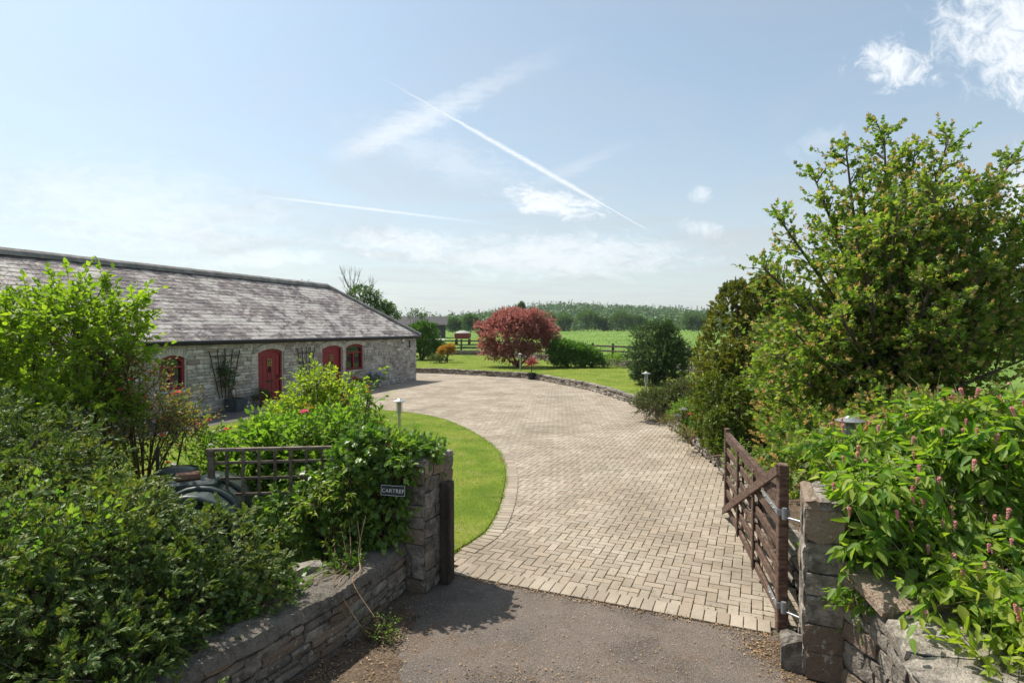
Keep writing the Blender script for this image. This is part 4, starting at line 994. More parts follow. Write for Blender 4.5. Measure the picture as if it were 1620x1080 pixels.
def leaf_verts(P, U, W, S, tm):
    U, V, W = frames(U, W); tv, tf = tm
    X = P[:, None] + S[:, None, None] * (tv[None, :, 0:1] * V[:, None] + tv[None, :, 1:2] * U[:, None] + tv[None, :, 2:3] * W[:, None])
    F = tf[None] + (np.arange(len(P)) * len(tv))[:, None, None]
    return X.reshape(-1, 3), F.reshape(-1, 3)
def shoots(O, D, Ls, K, size, rng, spread=.9, droop=.25, svar=.3, flat=.6, t0=.15, curve=.0):
    """K leaves along each shoot (origin O, direction D, length Ls): positions, axes, normals, sizes"""
    n = len(O); t = np.linspace(t0, 1.0, K)[None] + rng.uniform(-.05, .05, (n, K))
    D = norm(D); A = norm(np.cross(D, rng.normal(size=(n, 3)))); B = np.cross(D, A)
    az = (np.arange(K) * 2.4)[None] + rng.uniform(0, 6.28, (n, 1))
    rad = A[:, None] * np.cos(az)[..., None] + B[:, None] * np.sin(az)[..., None]
    P = O[:, None] + D[:, None] * (t * Ls[:, None])[..., None]; P[..., 2] -= curve * (t ** 2) * Ls[:, None]
    tip = np.clip(t, 0, 1)[..., None]
    U = D[:, None] * (.35 + .75 * tip) + rad * (1.1 - .6 * tip) * spread; U[..., 2] -= droop
    W = np.array([0, 0, 1.0]) * flat + rad * .35 + rng.normal(size=U.shape) * .38
    S = size * (1 + rng.uniform(-svar, svar, (n, K))) * (1.05 - .35 * np.abs(tip[..., 0] - .45))
    return P.reshape(-1, 3), U.reshape(-1, 3), W.reshape(-1, 3), S.ravel()
def blob_points(blobs, n, rng, r0=.55, lump=.22, freq=2.2, down=.35, seed=0):
    b = np.array(blobs, float); area = (b[:, 3] * b[:, 4] + b[:, 4] * b[:, 5] + b[:, 3] * b[:, 5]); pick = rng.choice(len(b), n, p=area / area.sum()); q = b[pick]
    d = norm(rng.normal(size=(n, 3))); flip = (d[:, 2] < 0) & (rng.uniform(size=n) > down); d[flip, 2] *= -1
    r = r0 + (1 - r0) * rng.uniform(size=n) ** .6
    lm = 1 + lump * vnoise(d * 1.0 + q[:, :3] * .7, freq, seed)
    P = q[:, :3] + d * q[:, 3:] * (r * lm)[:, None]
    return P, norm(d / q[:, 3:])
def stems_mesh(O, E, r0, r1):                    # three-sided stems, vectorised
    D = norm(E - O); A = norm(np.cross(D, np.array([.3, .5, .81]))); B = np.cross(D, A); n = len(O); ring = []
    for Pq, r in ((O, r0), (E, r1)):
        for k in range(3):
            a = 2.094 * k; ring.append(Pq + (A * math.cos(a) + B * math.sin(a)) * (np.asarray(r).reshape(-1, 1) if np.ndim(r) else r))
    V = np.stack(ring, 1).reshape(-1, 3); o = (np.arange(n) * 6)[:, None, None]
    F = np.array([(0, 1, 4), (0, 4, 3), (1, 2, 5), (1, 5, 4), (2, 0, 3), (2, 3, 5)])[None] + o
    return V, F.reshape(-1, 3)
def cam_score(P, S):
    d = P - np.array([0, 0, CAMH]); vis = (np.abs(d[:, 0] / np.maximum(d[:, 1], .1)) < .88) & (d[:, 1] > .5) & (np.abs(d[:, 2] / np.maximum(d[:, 1], .1)) < .6)
    return np.where(vis, S / np.linalg.norm(d, axis=1), 0)
def put_leaves(root, name, P, U, W, S, tm, mat, n_own=0, leafname='leaf'):
    """foliage as one part; the n_own leaves that show largest become parts of their own"""
    if n_own:
        # nearest leaves in each cell of sight, so that the ones picked are really in view
        d = P - np.array([0, 0, CAMH]); key = np.round(d[:, 0] / d[:, 1] * 70).astype(int) * 1000 + np.round(d[:, 2] / d[:, 1] * 70).astype(int)
        order = np.argsort(np.linalg.norm(d, axis=1)); _, first = np.unique(key[order], return_index=True); cand = order[first]
        sc = cam_score(P[cand], S[cand]); own = cand[np.argsort(-sc)[:n_own]]; own = own[cam_score(P[own], S[own]) > 0]
        me = mesh_np(leafname, *tm); me.materials.append(mat); Uo, Vo, Wo = frames(U[own], W[own])
        for i, k in enumerate(own):
            s = float(S[k]); link(leafname, me, None, root, Matrix(((Vo[i][0] * s, Uo[i][0] * s, Wo[i][0] * s, P[k][0]), (Vo[i][1] * s, Uo[i][1] * s, Wo[i][1] * s, P[k][1]), (Vo[i][2] * s, Uo[i][2] * s, Wo[i][2] * s, P[k][2]), (0, 0, 0, 1))))
        keep = np.ones(len(P), bool); keep[own] = False; P, U, W, S = P[keep], U[keep], W[keep], S[keep]
    V, F = leaf_verts(P, U, W, S, tm)
    o = link(name, mesh_np(name, V, F), mat, root)
    if n_own: o['kind'] = 'stuff'
    return o
def shrub(name, label, cat, base, blobs, n, K, Ls, size, tm, leaf, stem='twig', up=.4, rand=.35, r0=.5, lump=.22, freq=2.2, group=None, seed=1, n_own=0, part='foliage', trunk=None,
          spread=.9, droop=.25, flat=.6, down=.35, stem_r=.004, mains=8, curve=0.0, returnO=False, clip=None, sat=0):
    rng = np.random.default_rng(seed); base = Vector(base); blobs0 = list(blobs); r2 = random.Random(seed + 500)
    for (bx_, by_, bz_, ra, rb_, rc) in blobs0:               # smaller boughs breaking the outline
        for _ in range(sat):
            v = Vector((r2.gauss(0, 1), r2.gauss(0, 1), r2.gauss(.4, .8))).normalized(); k_ = r2.uniform(.22, .4); blobs = blobs + [(bx_ + v.x * ra * .95, by_ + v.y * rb_ * .95, max(base.z + .25, bz_ + v.z * rc * .95), ra * k_, rb_ * k_, rc * k_)]
    root = empty(name, base, label, cat, group)
    O, N = blob_points(blobs, n, rng, r0, lump, freq, down, seed)
    if clip is not None: k = clip(O); O, N = O[k], N[k]
    D = norm(N + np.array([0, 0, up]) + rng.normal(size=O.shape) * rand)
    LL = Ls * (rng.uniform(.5, 1.2, len(O)) + .7 * (rng.uniform(size=len(O)) < .12))
    P, U, W, S = shoots(O - D * (LL * .4)[:, None], D, LL, K, size, rng, spread, droop, flat=flat, curve=curve)
    put_leaves(root, part, P, U, W, S, tm, L[leaf], n_own)
    O2 = O - D * (LL * .8)[:, None]
    V, F = stems_mesh(O2, O + D * (LL * .55)[:, None], stem_r, stem_r * .5)
    link('twigs', mesh_np('twigs', V, F), M[stem], root)
    m = MB(); r_ = random.Random(seed)
    for i in range(mains):                            # main stems from the base up into the crown
        bx = blobs[i % len(blobs)]; e = Vector((bx[0] + r_.uniform(-.4, .4) * bx[3], bx[1] + r_.uniform(-.4, .4) * bx[4], bx[2] + r_.uniform(.1, .6) * bx[5]))
        s = base + Vector((r_.uniform(-.12, .12), r_.uniform(-.12, .12), 0)); mid = s.lerp(e, .5) + Vector((r_.uniform(-.1, .1), r_.uniform(-.1, .1), .12))
        rr = trunk or .018; m.tube(catmull([s, mid, e], 4), [rr * (1 - .08 * q) for q in range(9)], 6)
    m.build('trunk' if trunk else 'stem', M['bark' if trunk else stem], root)
    return (root, O, D) if returnO else root
def flowers(root, pts, rad, mat, name='bloom', petals=22, seed=3, squash=.8, each=True):
    """round many-petalled blooms; each one is a part"""
    rng = np.random.default_rng(seed); d = norm(rng.normal(size=(petals, 3))); d[:, 2] = np.abs(d[:, 2]) * .8 - .15
    V, F = leaf_verts(d * .25, d + np.array([0, 0, .3]), d * .6 + rng.normal(size=d.shape) * .5, np.full(petals, .75), T_ROUND)
    me = mesh_np(name, V, F); me.materials.append(L[mat])
    for i, p in enumerate(pts):
        s = rad * rng.uniform(.8, 1.2); mw = Matrix.Translation(Vector(p)) @ Matrix.Rotation(rng.uniform(0, 6.28), 4, 'Z') @ Matrix.Diagonal((s, s, s * squash, 1)); link(name, me, None, root, mw)

# ------------------------------------------------------------------ left foreground
hb = [(-4.9, 5.3, 0.95, 1.15, .9, 1.05), (-4.0, 4.9, .85, .9, .8, .95), (-3.3, 4.8, .70, .62, .5, .78), (-3.0, 4.05, .5, .7, .75, .80), (-2.75, 3.5, .42, .62, .7, .62), (-3.7, 3.7, .62, .95, .9, .9),
      (-2.62, 4.55, .42, .48, .45, .55), (-4.7, 4.0, .9, .9, 1.0, 1.05), (-5.8, 4.8, 1.0, .9, 1.0, 1.0), (-3.4, 2.9, .5, .7, .6, .7), (-2.47, 4.72, .74, .42, .4, .52), (-2.15, 4.75, .52, .3, .3, .36), (-2.5, 4.2, .5, .35, .4, .45)]
shrub('conifer_hedge', 'dense yellow-green conifer hedge spilling over the low entrance wall', 'hedge', (-3.6, 4.2, .05), hb, 5600, 4, .15, .104, T_SPRAY, 'hedge', up=.3, rand=.45, r0=.76, lump=.34, freq=5.2, seed=31, droop=.15, flat=.8, spread=.75, down=.4, mains=10, stem_r=.003, stem='bark')
# bramble sprays growing through the hedge at the far left
rng = np.random.default_rng(5)
def bramble():
    bb = [(-3.55, 3.95, 1.28, .75, .5, .30), (-3.1, 4.15, 1.13, .45, .4, .22), (-3.5, 3.55, 1.05, .45, .4, .35)]
    shrub('bramble', 'bramble with pale green rounded leaves arching over the conifer hedge', 'bramble', (-3.7, 3.9, .2), bb, 170, 8, .40, .058, T_OVATE, 'hazel', up=.5, rand=.5, r0=.6, seed=8, n_own=260, part='foliage', mains=6, droop=.1, flat=1.0, down=.1)
bramble()
shrub('lime_shrub', 'tall arching shrub with bright lime leaves before the barn roof', 'shrub', (-5.2, 6.8, .03),
      [(-5.75, 6.9, 2.55, .95, .8, .62), (-4.95, 6.7, 2.72, .62, .6, .55), (-4.55, 6.6, 2.40, .42, .4, .40), (-5.5, 6.5, 1.8, .9, .7, .6), (-6.5, 7.0, 2.0, .8, .8, .9), (-4.75, 6.5, 1.75, .5, .5, .45)],
      1250, 11, .34, .075, T_OVATE, 'shrub', up=.35, rand=.5, r0=.45, lump=.3, freq=2.8, seed=12, mains=18, stem_r=.004, flat=.9)
root, O, D = shrub('rose_bush', 'twiggy rose bush with reddish leaves and small red flowers in front of the barn window', 'shrub', (-4.4, 6.9, .03),
      [(-4.45, 6.9, 1.85, .5, .45, .45), (-4.1, 7.0, 1.70, .36, .4, .26), (-4.3, 6.7, 1.45, .6, .5, .4), (-3.8, 6.8, 1.55, .3, .35, .26), (-4.6, 6.7, 2.2, .3, .3, .3), (-4.7, 6.6, 1.2, .5, .5, .45)],
      520, 9, .30, .042, T_OVATE, 'rose', up=.55, rand=.55, r0=.4, lump=.3, seed=14, mains=16, stem_r=.0035, returnO=True)
k = np.random.default_rng(2).choice(len(O), 26, replace=False); flowers(root, O[k] + D[k] * .16, .035, 'redpetal', petals=10)
shrub('cream_rose', 'leafy rose with cream blooms behind the oil tank', 'shrub', (-3.55, 7.4, .03), [(-3.75, 7.3, .95, .4, .35, .45), (-3.5, 7.5, .7, .4, .3, .4)], 190, 9, .28, .065, T_OVATE, 'lilac', seed=15, mains=6)
flowers(bpy.data.objects['cream_rose'], [AT(307, 681, 7.25), AT(333, 705, 7.2), AT(274, 735, 7.1)], .055, 'whitepetal', petals=20)

# ------------------------------------------------------------------ middle left: shrubs, rose, ivy
shrub('golden_shrub', 'golden green shrub rising in front of the first red barn door', 'shrub', (-2.75, 8.2, .03),
      [(-2.95, 8.3, 1.45, .62, .5, .42), (-2.75, 8.2, 1.92, .36, .32, .28), (-2.45, 8.2, 1.68, .38, .35, .25), (-3.3, 8.2, 1.15, .55, .5, .45), (-2.5, 8.1, 1.2, .6, .5, .45)], 900, 10, .26, .06, T_OVAL, 'philad', up=.35, rand=.4, r0=.5, seed=16, mains=12, flat=1.0, lump=.28)
shrub('lilac_bush', 'fresh green bush with pointed leaves growing behind the trellis panel', 'shrub', (-3.2, 7.2, .03),
      [(-2.95, 7.2, 1.25, .42, .4, .34), (-3.25, 7.2, .85, .45, .4, .4), (-2.6, 7.1, 1.1, .5, .4, .42)], 420, 10, .36, .085, T_OVATE, 'lilac', up=.9, rand=.4, r0=.4, seed=17, n_own=120, mains=10, lump=.25)
root = shrub('pink_rose', 'rose bush with one large pink bloom beside the golden green shrub', 'rose', (-2.1, 7.0, .03),
      [(-2.35, 7.0, 1.45, .42, .35, .32), (-1.95, 7.0, 1.45, .38, .35, .32), (-1.62, 6.95, 1.42, .2, .22, .2), (-2.1, 6.9, 1.0, .7, .4, .5), (-1.72, 6.95, 1.85, .08, .08, .2)], 330, 9, .28, .06, T_OVATE, 'lilac', up=.7, rand=.45, r0=.45, seed=18, mains=14, lump=.25)
flowers(root, [AT(482, 652, 6.75)], .062, 'pinkpetal', petals=34)
flowers(root, [AT(x, y, 6.7) for x, y in ((545, 632), (552, 640), (547, 626), (581, 612), (583, 620), (601, 668), (606, 676), (484, 640), (492, 645))], .035, 'amber', 'new_shoot', petals=9)
flowers(root, [AT(x, y, 6.9) for x, y in ((580, 598), (584, 604), (602, 584), (609, 590), (612, 582))], .04, 'philad', 'new_shoot', petals=10)
ivb = [(-1.20, 6.38, 1.32, .36, .32, .26), (-1.55, 6.25, 1.12, .42, .36, .5), (-1.90, 6.15, .82, .36, .30, .46), (-2.4, 6.08, .55, .42, .24, .44), (-1.45, 6.05, .75, .32, .22, .5), (-1.58, 6.2, 1.42, .30, .32, .26), (-1.05, 6.22, 1.40, .22, .25, .13), (-1.18, 5.98, 1.25, .16, .1, .2), (-1.27, 5.98, .85, .14, .09, .3), (-.9, 6.3, 1.42, .16, .22, .06)]
shrub('ivy', 'glossy ivy smothering the stone pillar and trellis', 'ivy', (-1.6, 6.1, .05), ivb, 1700, 6, .20, .062, T_IVY, 'ivy', up=.0, rand=.6, r0=.80, seed=19, n_own=300, mains=10, droop=.5, flat=.35, lump=.2, freq=3.2, stem='twig', down=.7)
shrub('creeper', 'yellow-green creeper sprays hanging through the dark ivy', 'creeper', (-1.95, 5.95, .05), [(-1.95, 5.82, .98, .22, .12, .22), (-1.62, 5.80, 1.05, .14, .1, .3), (-1.78, 5.75, .62, .2, .1, .12), (-1.35, 6.1, 1.5, .3, .2, .18)], 60, 7, .2, .075, T_LANCE, 'virginia', up=.1, rand=.5, seed=20, droop=.5, mains=4)
# ivy creeping along the low wall, trailing strands
shrub('ivy_runner', 'ivy creeping along the top of the low entrance wall', 'ivy', (-2.1, 4.6, .5), [(-2.2, 4.55, .50, .22, .28, .14), (-2.0, 4.95, .50, .22, .25, .08), (-2.45, 4.1, .48, .22, .35, .16), (-1.62, 5.55, .50, .2, .25, .07), (-2.5, 3.75, .3, .2, .3, .3)], 420, 4, .16, .048, T_IVY, 'ivy', up=.3, rand=.7, seed=22, n_own=120, mains=3, down=.3)
m = MB(); r = random.Random(9)
vine = empty('dead_vine', (-1.55, 5.45, .5), 'bare pale vine strand hanging from the ivy over the low entrance wall', 'vine')
for k in range(5):
    a = Vector((-1.45 - .08 * k, 5.72, .9 - .05 * k)); c = Vector((-1.40 - .05 * k + r.uniform(-.05, .05), 5.35 + r.uniform(-.1, .1), .53)); e = Vector((-1.38 - .1 * k + r.uniform(-.05, .05), 5.05 + r.uniform(-.1, .1), .50)); f = e + Vector((.22, -.12, -.25 - .05 * k))
    m.tube(catmull([a, a.lerp(c, .6) + Vector((r.uniform(-.05, .05), .05, -.05)), c, e, f], 5), .0045, 4)
m.build('strand', M['litter'], vine)
shrub('weed', 'small leafy weed at the foot of the low entrance wall', 'weed', (-1.18, 5.1, 0), [(-1.16, 5.12, .06, .12, .16, .07)], 40, 5, .14, .03, T_OVAL, 'hazel', seed=23, mains=3)
ps = empty('pale_stone', (-1.95, 5.45, .05), 'pale rounded stone lying in the hollow behind the low entrance wall', 'stone')
mm = MB(); mm.add([Matrix.Translation(Vector((-1.93, 5.42, .42))) @ Matrix.Rotation(.5, 4, 'Z') @ Matrix.Diagonal((.26, .14, .14, 1)) @ Vector(v) for v in lump_verts(.04, random.Random(3))], LUMP_F); mm.build('stone', M['stone'], ps)

# ------------------------------------------------------------------ right: maple, conifers, flowering shrub
def maple():
    base = Vector((6.5, 10.2, .26)); root = empty('field_maple', base, 'large many-stemmed maple tree with orange tinged fruit clusters', 'tree')
    rr = random.Random(41); rng = np.random.default_rng(41); wood = MB(); O = []; D = []; LLs = []
    heads = [(1275, 470, 9.4), (1232, 345, 10.2), (1290, 285, 10.0), (1338, 232, 10.4), (1398, 203, 10.2), (1448, 238, 10.6), (1502, 214, 10.0), (1560, 300, 10.0), (1605, 250, 10.4), (1640, 420, 9.6), (1215, 430, 10.8),
             (1420, 330, 9.0), (1480, 300, 9.2), (1350, 360, 9.0), (1560, 420, 9.0), (1660, 330, 11), (1300, 560, 8.8), (1440, 520, 8.6), (1540, 540, 8.8), (1380, 470, 8.7), (1710, 300, 10.5), (1750, 430, 10), (1260, 600, 9.0), (1205, 420, 10.0), (1225, 560, 9.0), (1640, 560, 8.8), (1480, 430, 8.5), (1320, 420, 9.4), (1250, 520, 9.2), (1420, 260, 10.8), (1530, 350, 9.6), (1590, 480, 9.2), (1365, 300, 9.8), (1460, 370, 9.8), (1600, 370, 9.8), (1330, 500, 8.6), (1500, 490, 8.4)]
    for hx_, hy_, Y in heads:
        tip = AT(hx_, hy_, Y); s = base + Vector((rr.uniform(-.22, .22), rr.uniform(-.22, .22), 0))
        mid = s.lerp(tip, .45) + Vector(((s.x - tip.x) * .16, (s.y - tip.y) * .1, .25))
        pts = catmull([s, mid, tip], 9); n = len(pts); wood.tube(pts, [.055 * (1 - i / n) ** .8 + .005 for i in range(n)], 6)
        tot = (tip - s).length
        nb = int(tot * 7.5)
        for j in range(nb):                                   # side branches
            f = .16 + .84 * (j + rr.random()) / nb; q = min(n - 2, int(f * (n - 1))); p = pts[q].lerp(pts[q + 1], rr.random()); ax = (pts[q + 1] - pts[q]).normalized()
            sd = Vector((rr.uniform(-1, 1), rr.uniform(-1, 1), rr.uniform(-.5, .5))); sd = (sd - ax * sd.dot(ax)).normalized()
            bl = (1.0 * (1 - f) + .34) * rr.uniform(.6, 1.15); bd = (sd + ax * .75 + Vector((0, 0, .15))).normalized(); e = p + bd * bl
            wood.tube([p, p.lerp(e, .5) + Vector((0, 0, .03)), e], [.012, .008, .004], 4, False)
            ns = max(3, int(bl * 10))
            for g in range(ns):
                h = (g + .6) / ns; O.append(p.lerp(e, h)); sdd = Vector((rr.gauss(0, 1), rr.gauss(0, 1), rr.gauss(0, .7) + .3)).normalized(); D.append((bd * .7 + sdd * .8).normalized()); LLs.append(rr.uniform(.14, .26))
        O.append(tip - (tip - mid).normalized() * .1); D.append((tip - mid).normalized()); LLs.append(.3)
    O = np.array(O); D = np.array(D); LLs = np.array(LLs)
    P, U, W, S = shoots(O, D, LLs, 8, .066, rng, droop=.15, flat=.7, t0=.1)
    Of, Nf = blob_points([(6.9, 10.4, 2.3, 2.0, 1.3, 1.7), (6.6, 10.2, 3.6, 1.4, 1.0, 1.2), (8.0, 10.4, 3.2, 1.5, 1.2, 1.6), (5.4, 10.2, 2.2, 1.1, 1.0, 1.1), (9.2, 10.0, 2.2, 1.4, 1.2, 1.5), (6.9, 10.2, 4.3, 1.3, .9, .9), (8.3, 10.2, 4.2, 1.2, .9, .9)], 2300, rng, .45, .35, 2.4, .6, 9)
    Pf, Uf, Wf, Sf = shoots(Of, Nf + rng.normal(size=Of.shape) * .6 + np.array([0, 0, .3]), rng.uniform(.2, .38, len(Of)), 8, .078, rng, droop=.15, flat=.7, t0=.05)
    P, U, W, S = (np.concatenate(q) for q in ((P, Pf), (U, Uf), (W, Wf), (S * 1.1, Sf)))
    put_leaves(root, 'crown', P, U, W, S, T_MAPLE, L['maple'])
    O = np.concatenate([O, Of]); D = np.concatenate([D, norm(Nf + np.array([0, 0, .3]))]); LLs = np.concatenate([LLs, np.full(len(Of), .3)])
    tips = O + D * (LLs * .95)[:, None]; sel = rng.uniform(size=len(tips)) < .52; tp = tips[sel]; dd = D[sel]
    P, U, W, S = shoots(tp, dd + np.array([0, 0, .5]), np.full(len(tp), .06), 6, .052, rng, droop=-.1, flat=.4)
    put_leaves(root, 'fruit_clusters', P, U, W, S, T_OVAL, L['keys'])
    V, F = stems_mesh(O, tips, .0035, .002); link('twigs', mesh_np('twigs', V, F), M['twig'], root)
    wood.build('trunk', M['bark'], root, True)
maple()
def conifer(name, label, base, h, rad, leaf, n, size, seed, group=None, taper=1.0, sub=()):
    rng = np.random.default_rng(seed); base = Vector(base); root = empty(name, base, label, 'conifer', group)
    cols = [(base.x, base.y, h, rad)] + [(base.x + a, base.y + b, h * c, rad * d) for a, b, c, d in sub]
    Os = []; Ns = []
    for (x, y, hh, rd) in cols:
        k = n // len(cols); t = rng.uniform(0, 1, k) ** .8; az = rng.uniform(0, 6.28, k)
        prof = (np.sin(np.clip(t * .9 + .1, 0, 1) * math.pi) ** .42) * (1 - .42 * t * taper); lump = 1 + .3 * vnoise(np.stack([np.cos(az) * 1.5, np.sin(az) * 1.5, t * hh * 1.6], 1), 2.6, seed)
        r_ = rd * prof * lump * (.72 + .28 * rng.uniform(0, 1, k) ** .5)
        Os.append(np.stack([x + np.cos(az) * r_, y + np.sin(az) * r_, base.z + t * hh], 1)); Ns.append(np.stack([np.cos(az), np.sin(az), .25 + 1.2 * t ** 3], 1))
    O = np.concatenate(Os); N = norm(np.concatenate(Ns) * 1.1 + np.array([0, 0, .5]) + rng.normal(size=O.shape) * .55)
    W = norm(np.concatenate(Ns)) + rng.normal(size=O.shape) * .5
    put_leaves(root, 'crown', O - N * size * .4, N, W, size * rng.uniform(.6, 1.25, len(O)), T_FROND, L[leaf])
    m = MB()
    for (x, y, hh, rd) in cols: m.tube([(x, y, base.z), (x, y, base.z + hh * .9)], [.05, .012], 7)
    m.build('trunk', M['bark'], root)
p = AT(1166, 446, 14.5); conifer('golden_conifer', 'golden-tipped conifer nearest the dark evergreen, left of the maple', (p.x, 14.5, .26), p.z - .26, 1.25, 'goldcon', 7600, .2, 51, 'golden conifers behind the bed', sub=((.55, -.9, .74, .9), (-.35, -.9, .60, .8), (.8, -2.0, .55, .75), (.1, -2.2, .42, .6)))
p = AT(1212, 436, 15.2); conifer('golden_conifer', 'golden-tipped conifer with its top just showing beside the maple crown', (p.x, 15.2, .26), p.z - .26, 1.1, 'goldcon', 3400, .19, 52, 'golden conifers behind the bed')
p = AT(1128, 612, 12.2); conifer('columnar_yew', 'small upright yew with bright yellow-green edges beside the orange poppies', (p.x, 12.2, .26), 1.55, .42, 'yew', 1900, .13, 53, taper=.2, sub=((.35, -.5, .95, 1.0), (-.1, -.75, .6, .8)))
# lower bushy growth between conifer and gate
shrub('maple_thicket', 'low thicket of maple leaves hanging over the open gate', 'shrub', (4.6, 8.6, .26), [(4.5, 8.6, 1.0, .8, .7, .6), (5.3, 8.2, 1.1, .8, .8, .75), (4.9, 9.6, 1.25, .9, .8, .9), (3.75, 7.2, .95, .38, .5, .4), (4.1, 6.8, 1.15, .5, .5, .45), (5.2, 10.9, 1.7, .9, .8, 1.0), (5.2, 6.9, 1.2, .8, .7, .8), (3.05, 6.2, 1.28, .28, .35, .2), (3.4, 6.5, 1.1, .4, .4, .35)],
      1700, 8, .24, .07, T_MAPLE, 'maple', seed=54, mains=16, lump=.3, r0=.5)
rootk = bpy.data.objects['maple_thicket']
def keyclusters():
    rng = np.random.default_rng(55); O, N = blob_points([(4.5, 8.6, 1.0, .85, .75, .65), (5.3, 8.2, 1.1, .85, .85, .8), (4.9, 9.6, 1.25, .95, .85, .95), (3.75, 7.2, .95, .42, .55, .45), (4.1, 6.8, 1.15, .55, .55, .5), (3.05, 6.2, 1.28, .3, .37, .22), (5.2, 6.9, 1.2, .85, .75, .85)], 700, rng, .9, .25, 2.2, .2, 54)
    P, U, W, S = shoots(O, N + np.array([0, 0, .5]), np.full(len(O), .06), 8, .042, rng, droop=-.1, flat=.4); put_leaves(rootk, 'fruit_clusters', P, U, W, S, T_OVAL, L['keys'])
keyclusters()
def leycesteria():
    bl = [(3.55, 4.9, 1.30, .68, .6, .52), (4.2, 4.9, 1.55, .7, .6, .55), (4.85, 4.9, 1.7, .7, .7, .55), (3.3, 4.6, .98, .45, .4, .42), (3.7, 4.2, .85, .55, .4, .42), (4.3, 4.2, 1.0, .6, .5, .55), (3.05, 5.15, 1.45, .28, .28, .22), (3.0, 5.55, 1.62, .14, .14, .14), (4.9, 4.3, 1.1, .6, .6, .6), (3.85, 3.75, .5, .35, .3, .3), (2.98, 4.62, 1.12, .3, .3, .3), (3.1, 4.95, 1.35, .35, .3, .28), (2.84, 4.55, 1.30, .22, .2, .22), (2.64, 4.40, 1.36, .15, .13, .16), (2.62, 4.36, 1.05, .12, .12, .22), (2.72, 4.42, 1.55, .2, .18, .14), (2.85, 4.35, .95, .2, .18, .28), (3.1, 4.2, .85, .3, .25, .3), (3.05, 3.95, .92, .32, .28, .26), (3.35, 3.65, .85, .38, .3, .28), (3.3, 5.3, 1.55, .4, .3, .25), (3.9, 5.2, 1.8, .5, .4, .3)]
    root, O, D = shrub('flowering_shrub', 'large bright green shrub with hanging pink flower tassels over the right entrance wall', 'shrub', (4.0, 4.7, .26), bl, 1350, 8, .38, .122, T_DROOP, 'leyc', up=.15, rand=.5, r0=.62, seed=61, n_own=300, mains=16, stem='greenstem', stem_r=.005, droop=.8, flat=.7, lump=.25, curve=.3, returnO=True)
    rng = np.random.default_rng(6); V = []; F = []
    # hanging tassel: tiers of bracts down a drooping stalk
    Pl = []; Ul = []; 
    for t in range(7):
        for q in range(4): a = q * 1.57 + t * .7; Pl.append((0, 0, -t * .2)); Ul.append((math.cos(a) * .75, math.sin(a) * .75, -.75))
    Pl = np.array(Pl); Ul = np.array(Ul); W = np.stack([Ul[:, 0], Ul[:, 1], np.full(len(Ul), .9)], 1)
    V, F = leaf_verts(Pl, Ul, W, np.linspace(.40, .20, len(Pl)), T_ROUND); me = mesh_np('flower_tassel', V, F); me.materials.append(L['wine'])
    tips = O + D * .28; sc = cam_score(tips, np.ones(len(tips))); out = norm(tips - np.array([4.1, 5.2, .9])); front = (out[:, 1] < .35) & (sc > 0) | (out[:, 2] > .55) & (sc > 0)
    idx = np.where(front)[0]; idx = rng.choice(idx, min(170, len(idx)), replace=False)
    for i in idx:
        s = rng.uniform(.04, .072); link('flower_tassel', me, None, root, Matrix.Translation(Vector(tips[i]) + Vector((0, -.05, -.06))) @ Matrix.Rotation(rng.uniform(0, 6), 4, 'Z') @ Matrix.Rotation(rng.uniform(-.3, .3), 4, 'X') @ Matrix.Diagonal((s, s, s, 1)))
leycesteria()
shrub('lemon_balm', 'yellow-green leafy clump on the near end of the right entrance wall', 'plant', (2.95, 3.4, .5), [(2.98, 3.38, .78, .30, .25, .20), (3.2, 3.2, .95, .3, .3, .3)], 70, 8, .26, .075, T_OVATE, 'philad', seed=63, n_own=60, mains=5, stem='greenstem', up=.6)
shrub('wall_sprig', 'leafy sprig hanging down the face of the right entrance wall', 'plant', (2.72, 4.35, .7), [(2.55, 4.28, .68, .10, .12, .16)], 16, 7, .2, .06, T_OVATE, 'leyc', seed=64, mains=3, stem='greenstem', up=-.2)
shrub('cotoneaster', 'low spreading dull green cotoneaster at the edge of the drive', 'shrub', tuple(G(1050, 655)[:2]) + (.24,), [(4.55, 17.6, .55, .85, .7, .45), (5.1, 17.4, .75, .7, .6, .5), (4.1, 17.2, .45, .5, .5, .3), (5.4, 16.6, .6, .6, .6, .4)], 1700, 10, .3, .05, T_OVAL, 'coton', up=.3, rand=.6, seed=65, mains=10, lump=.3, droop=.2)
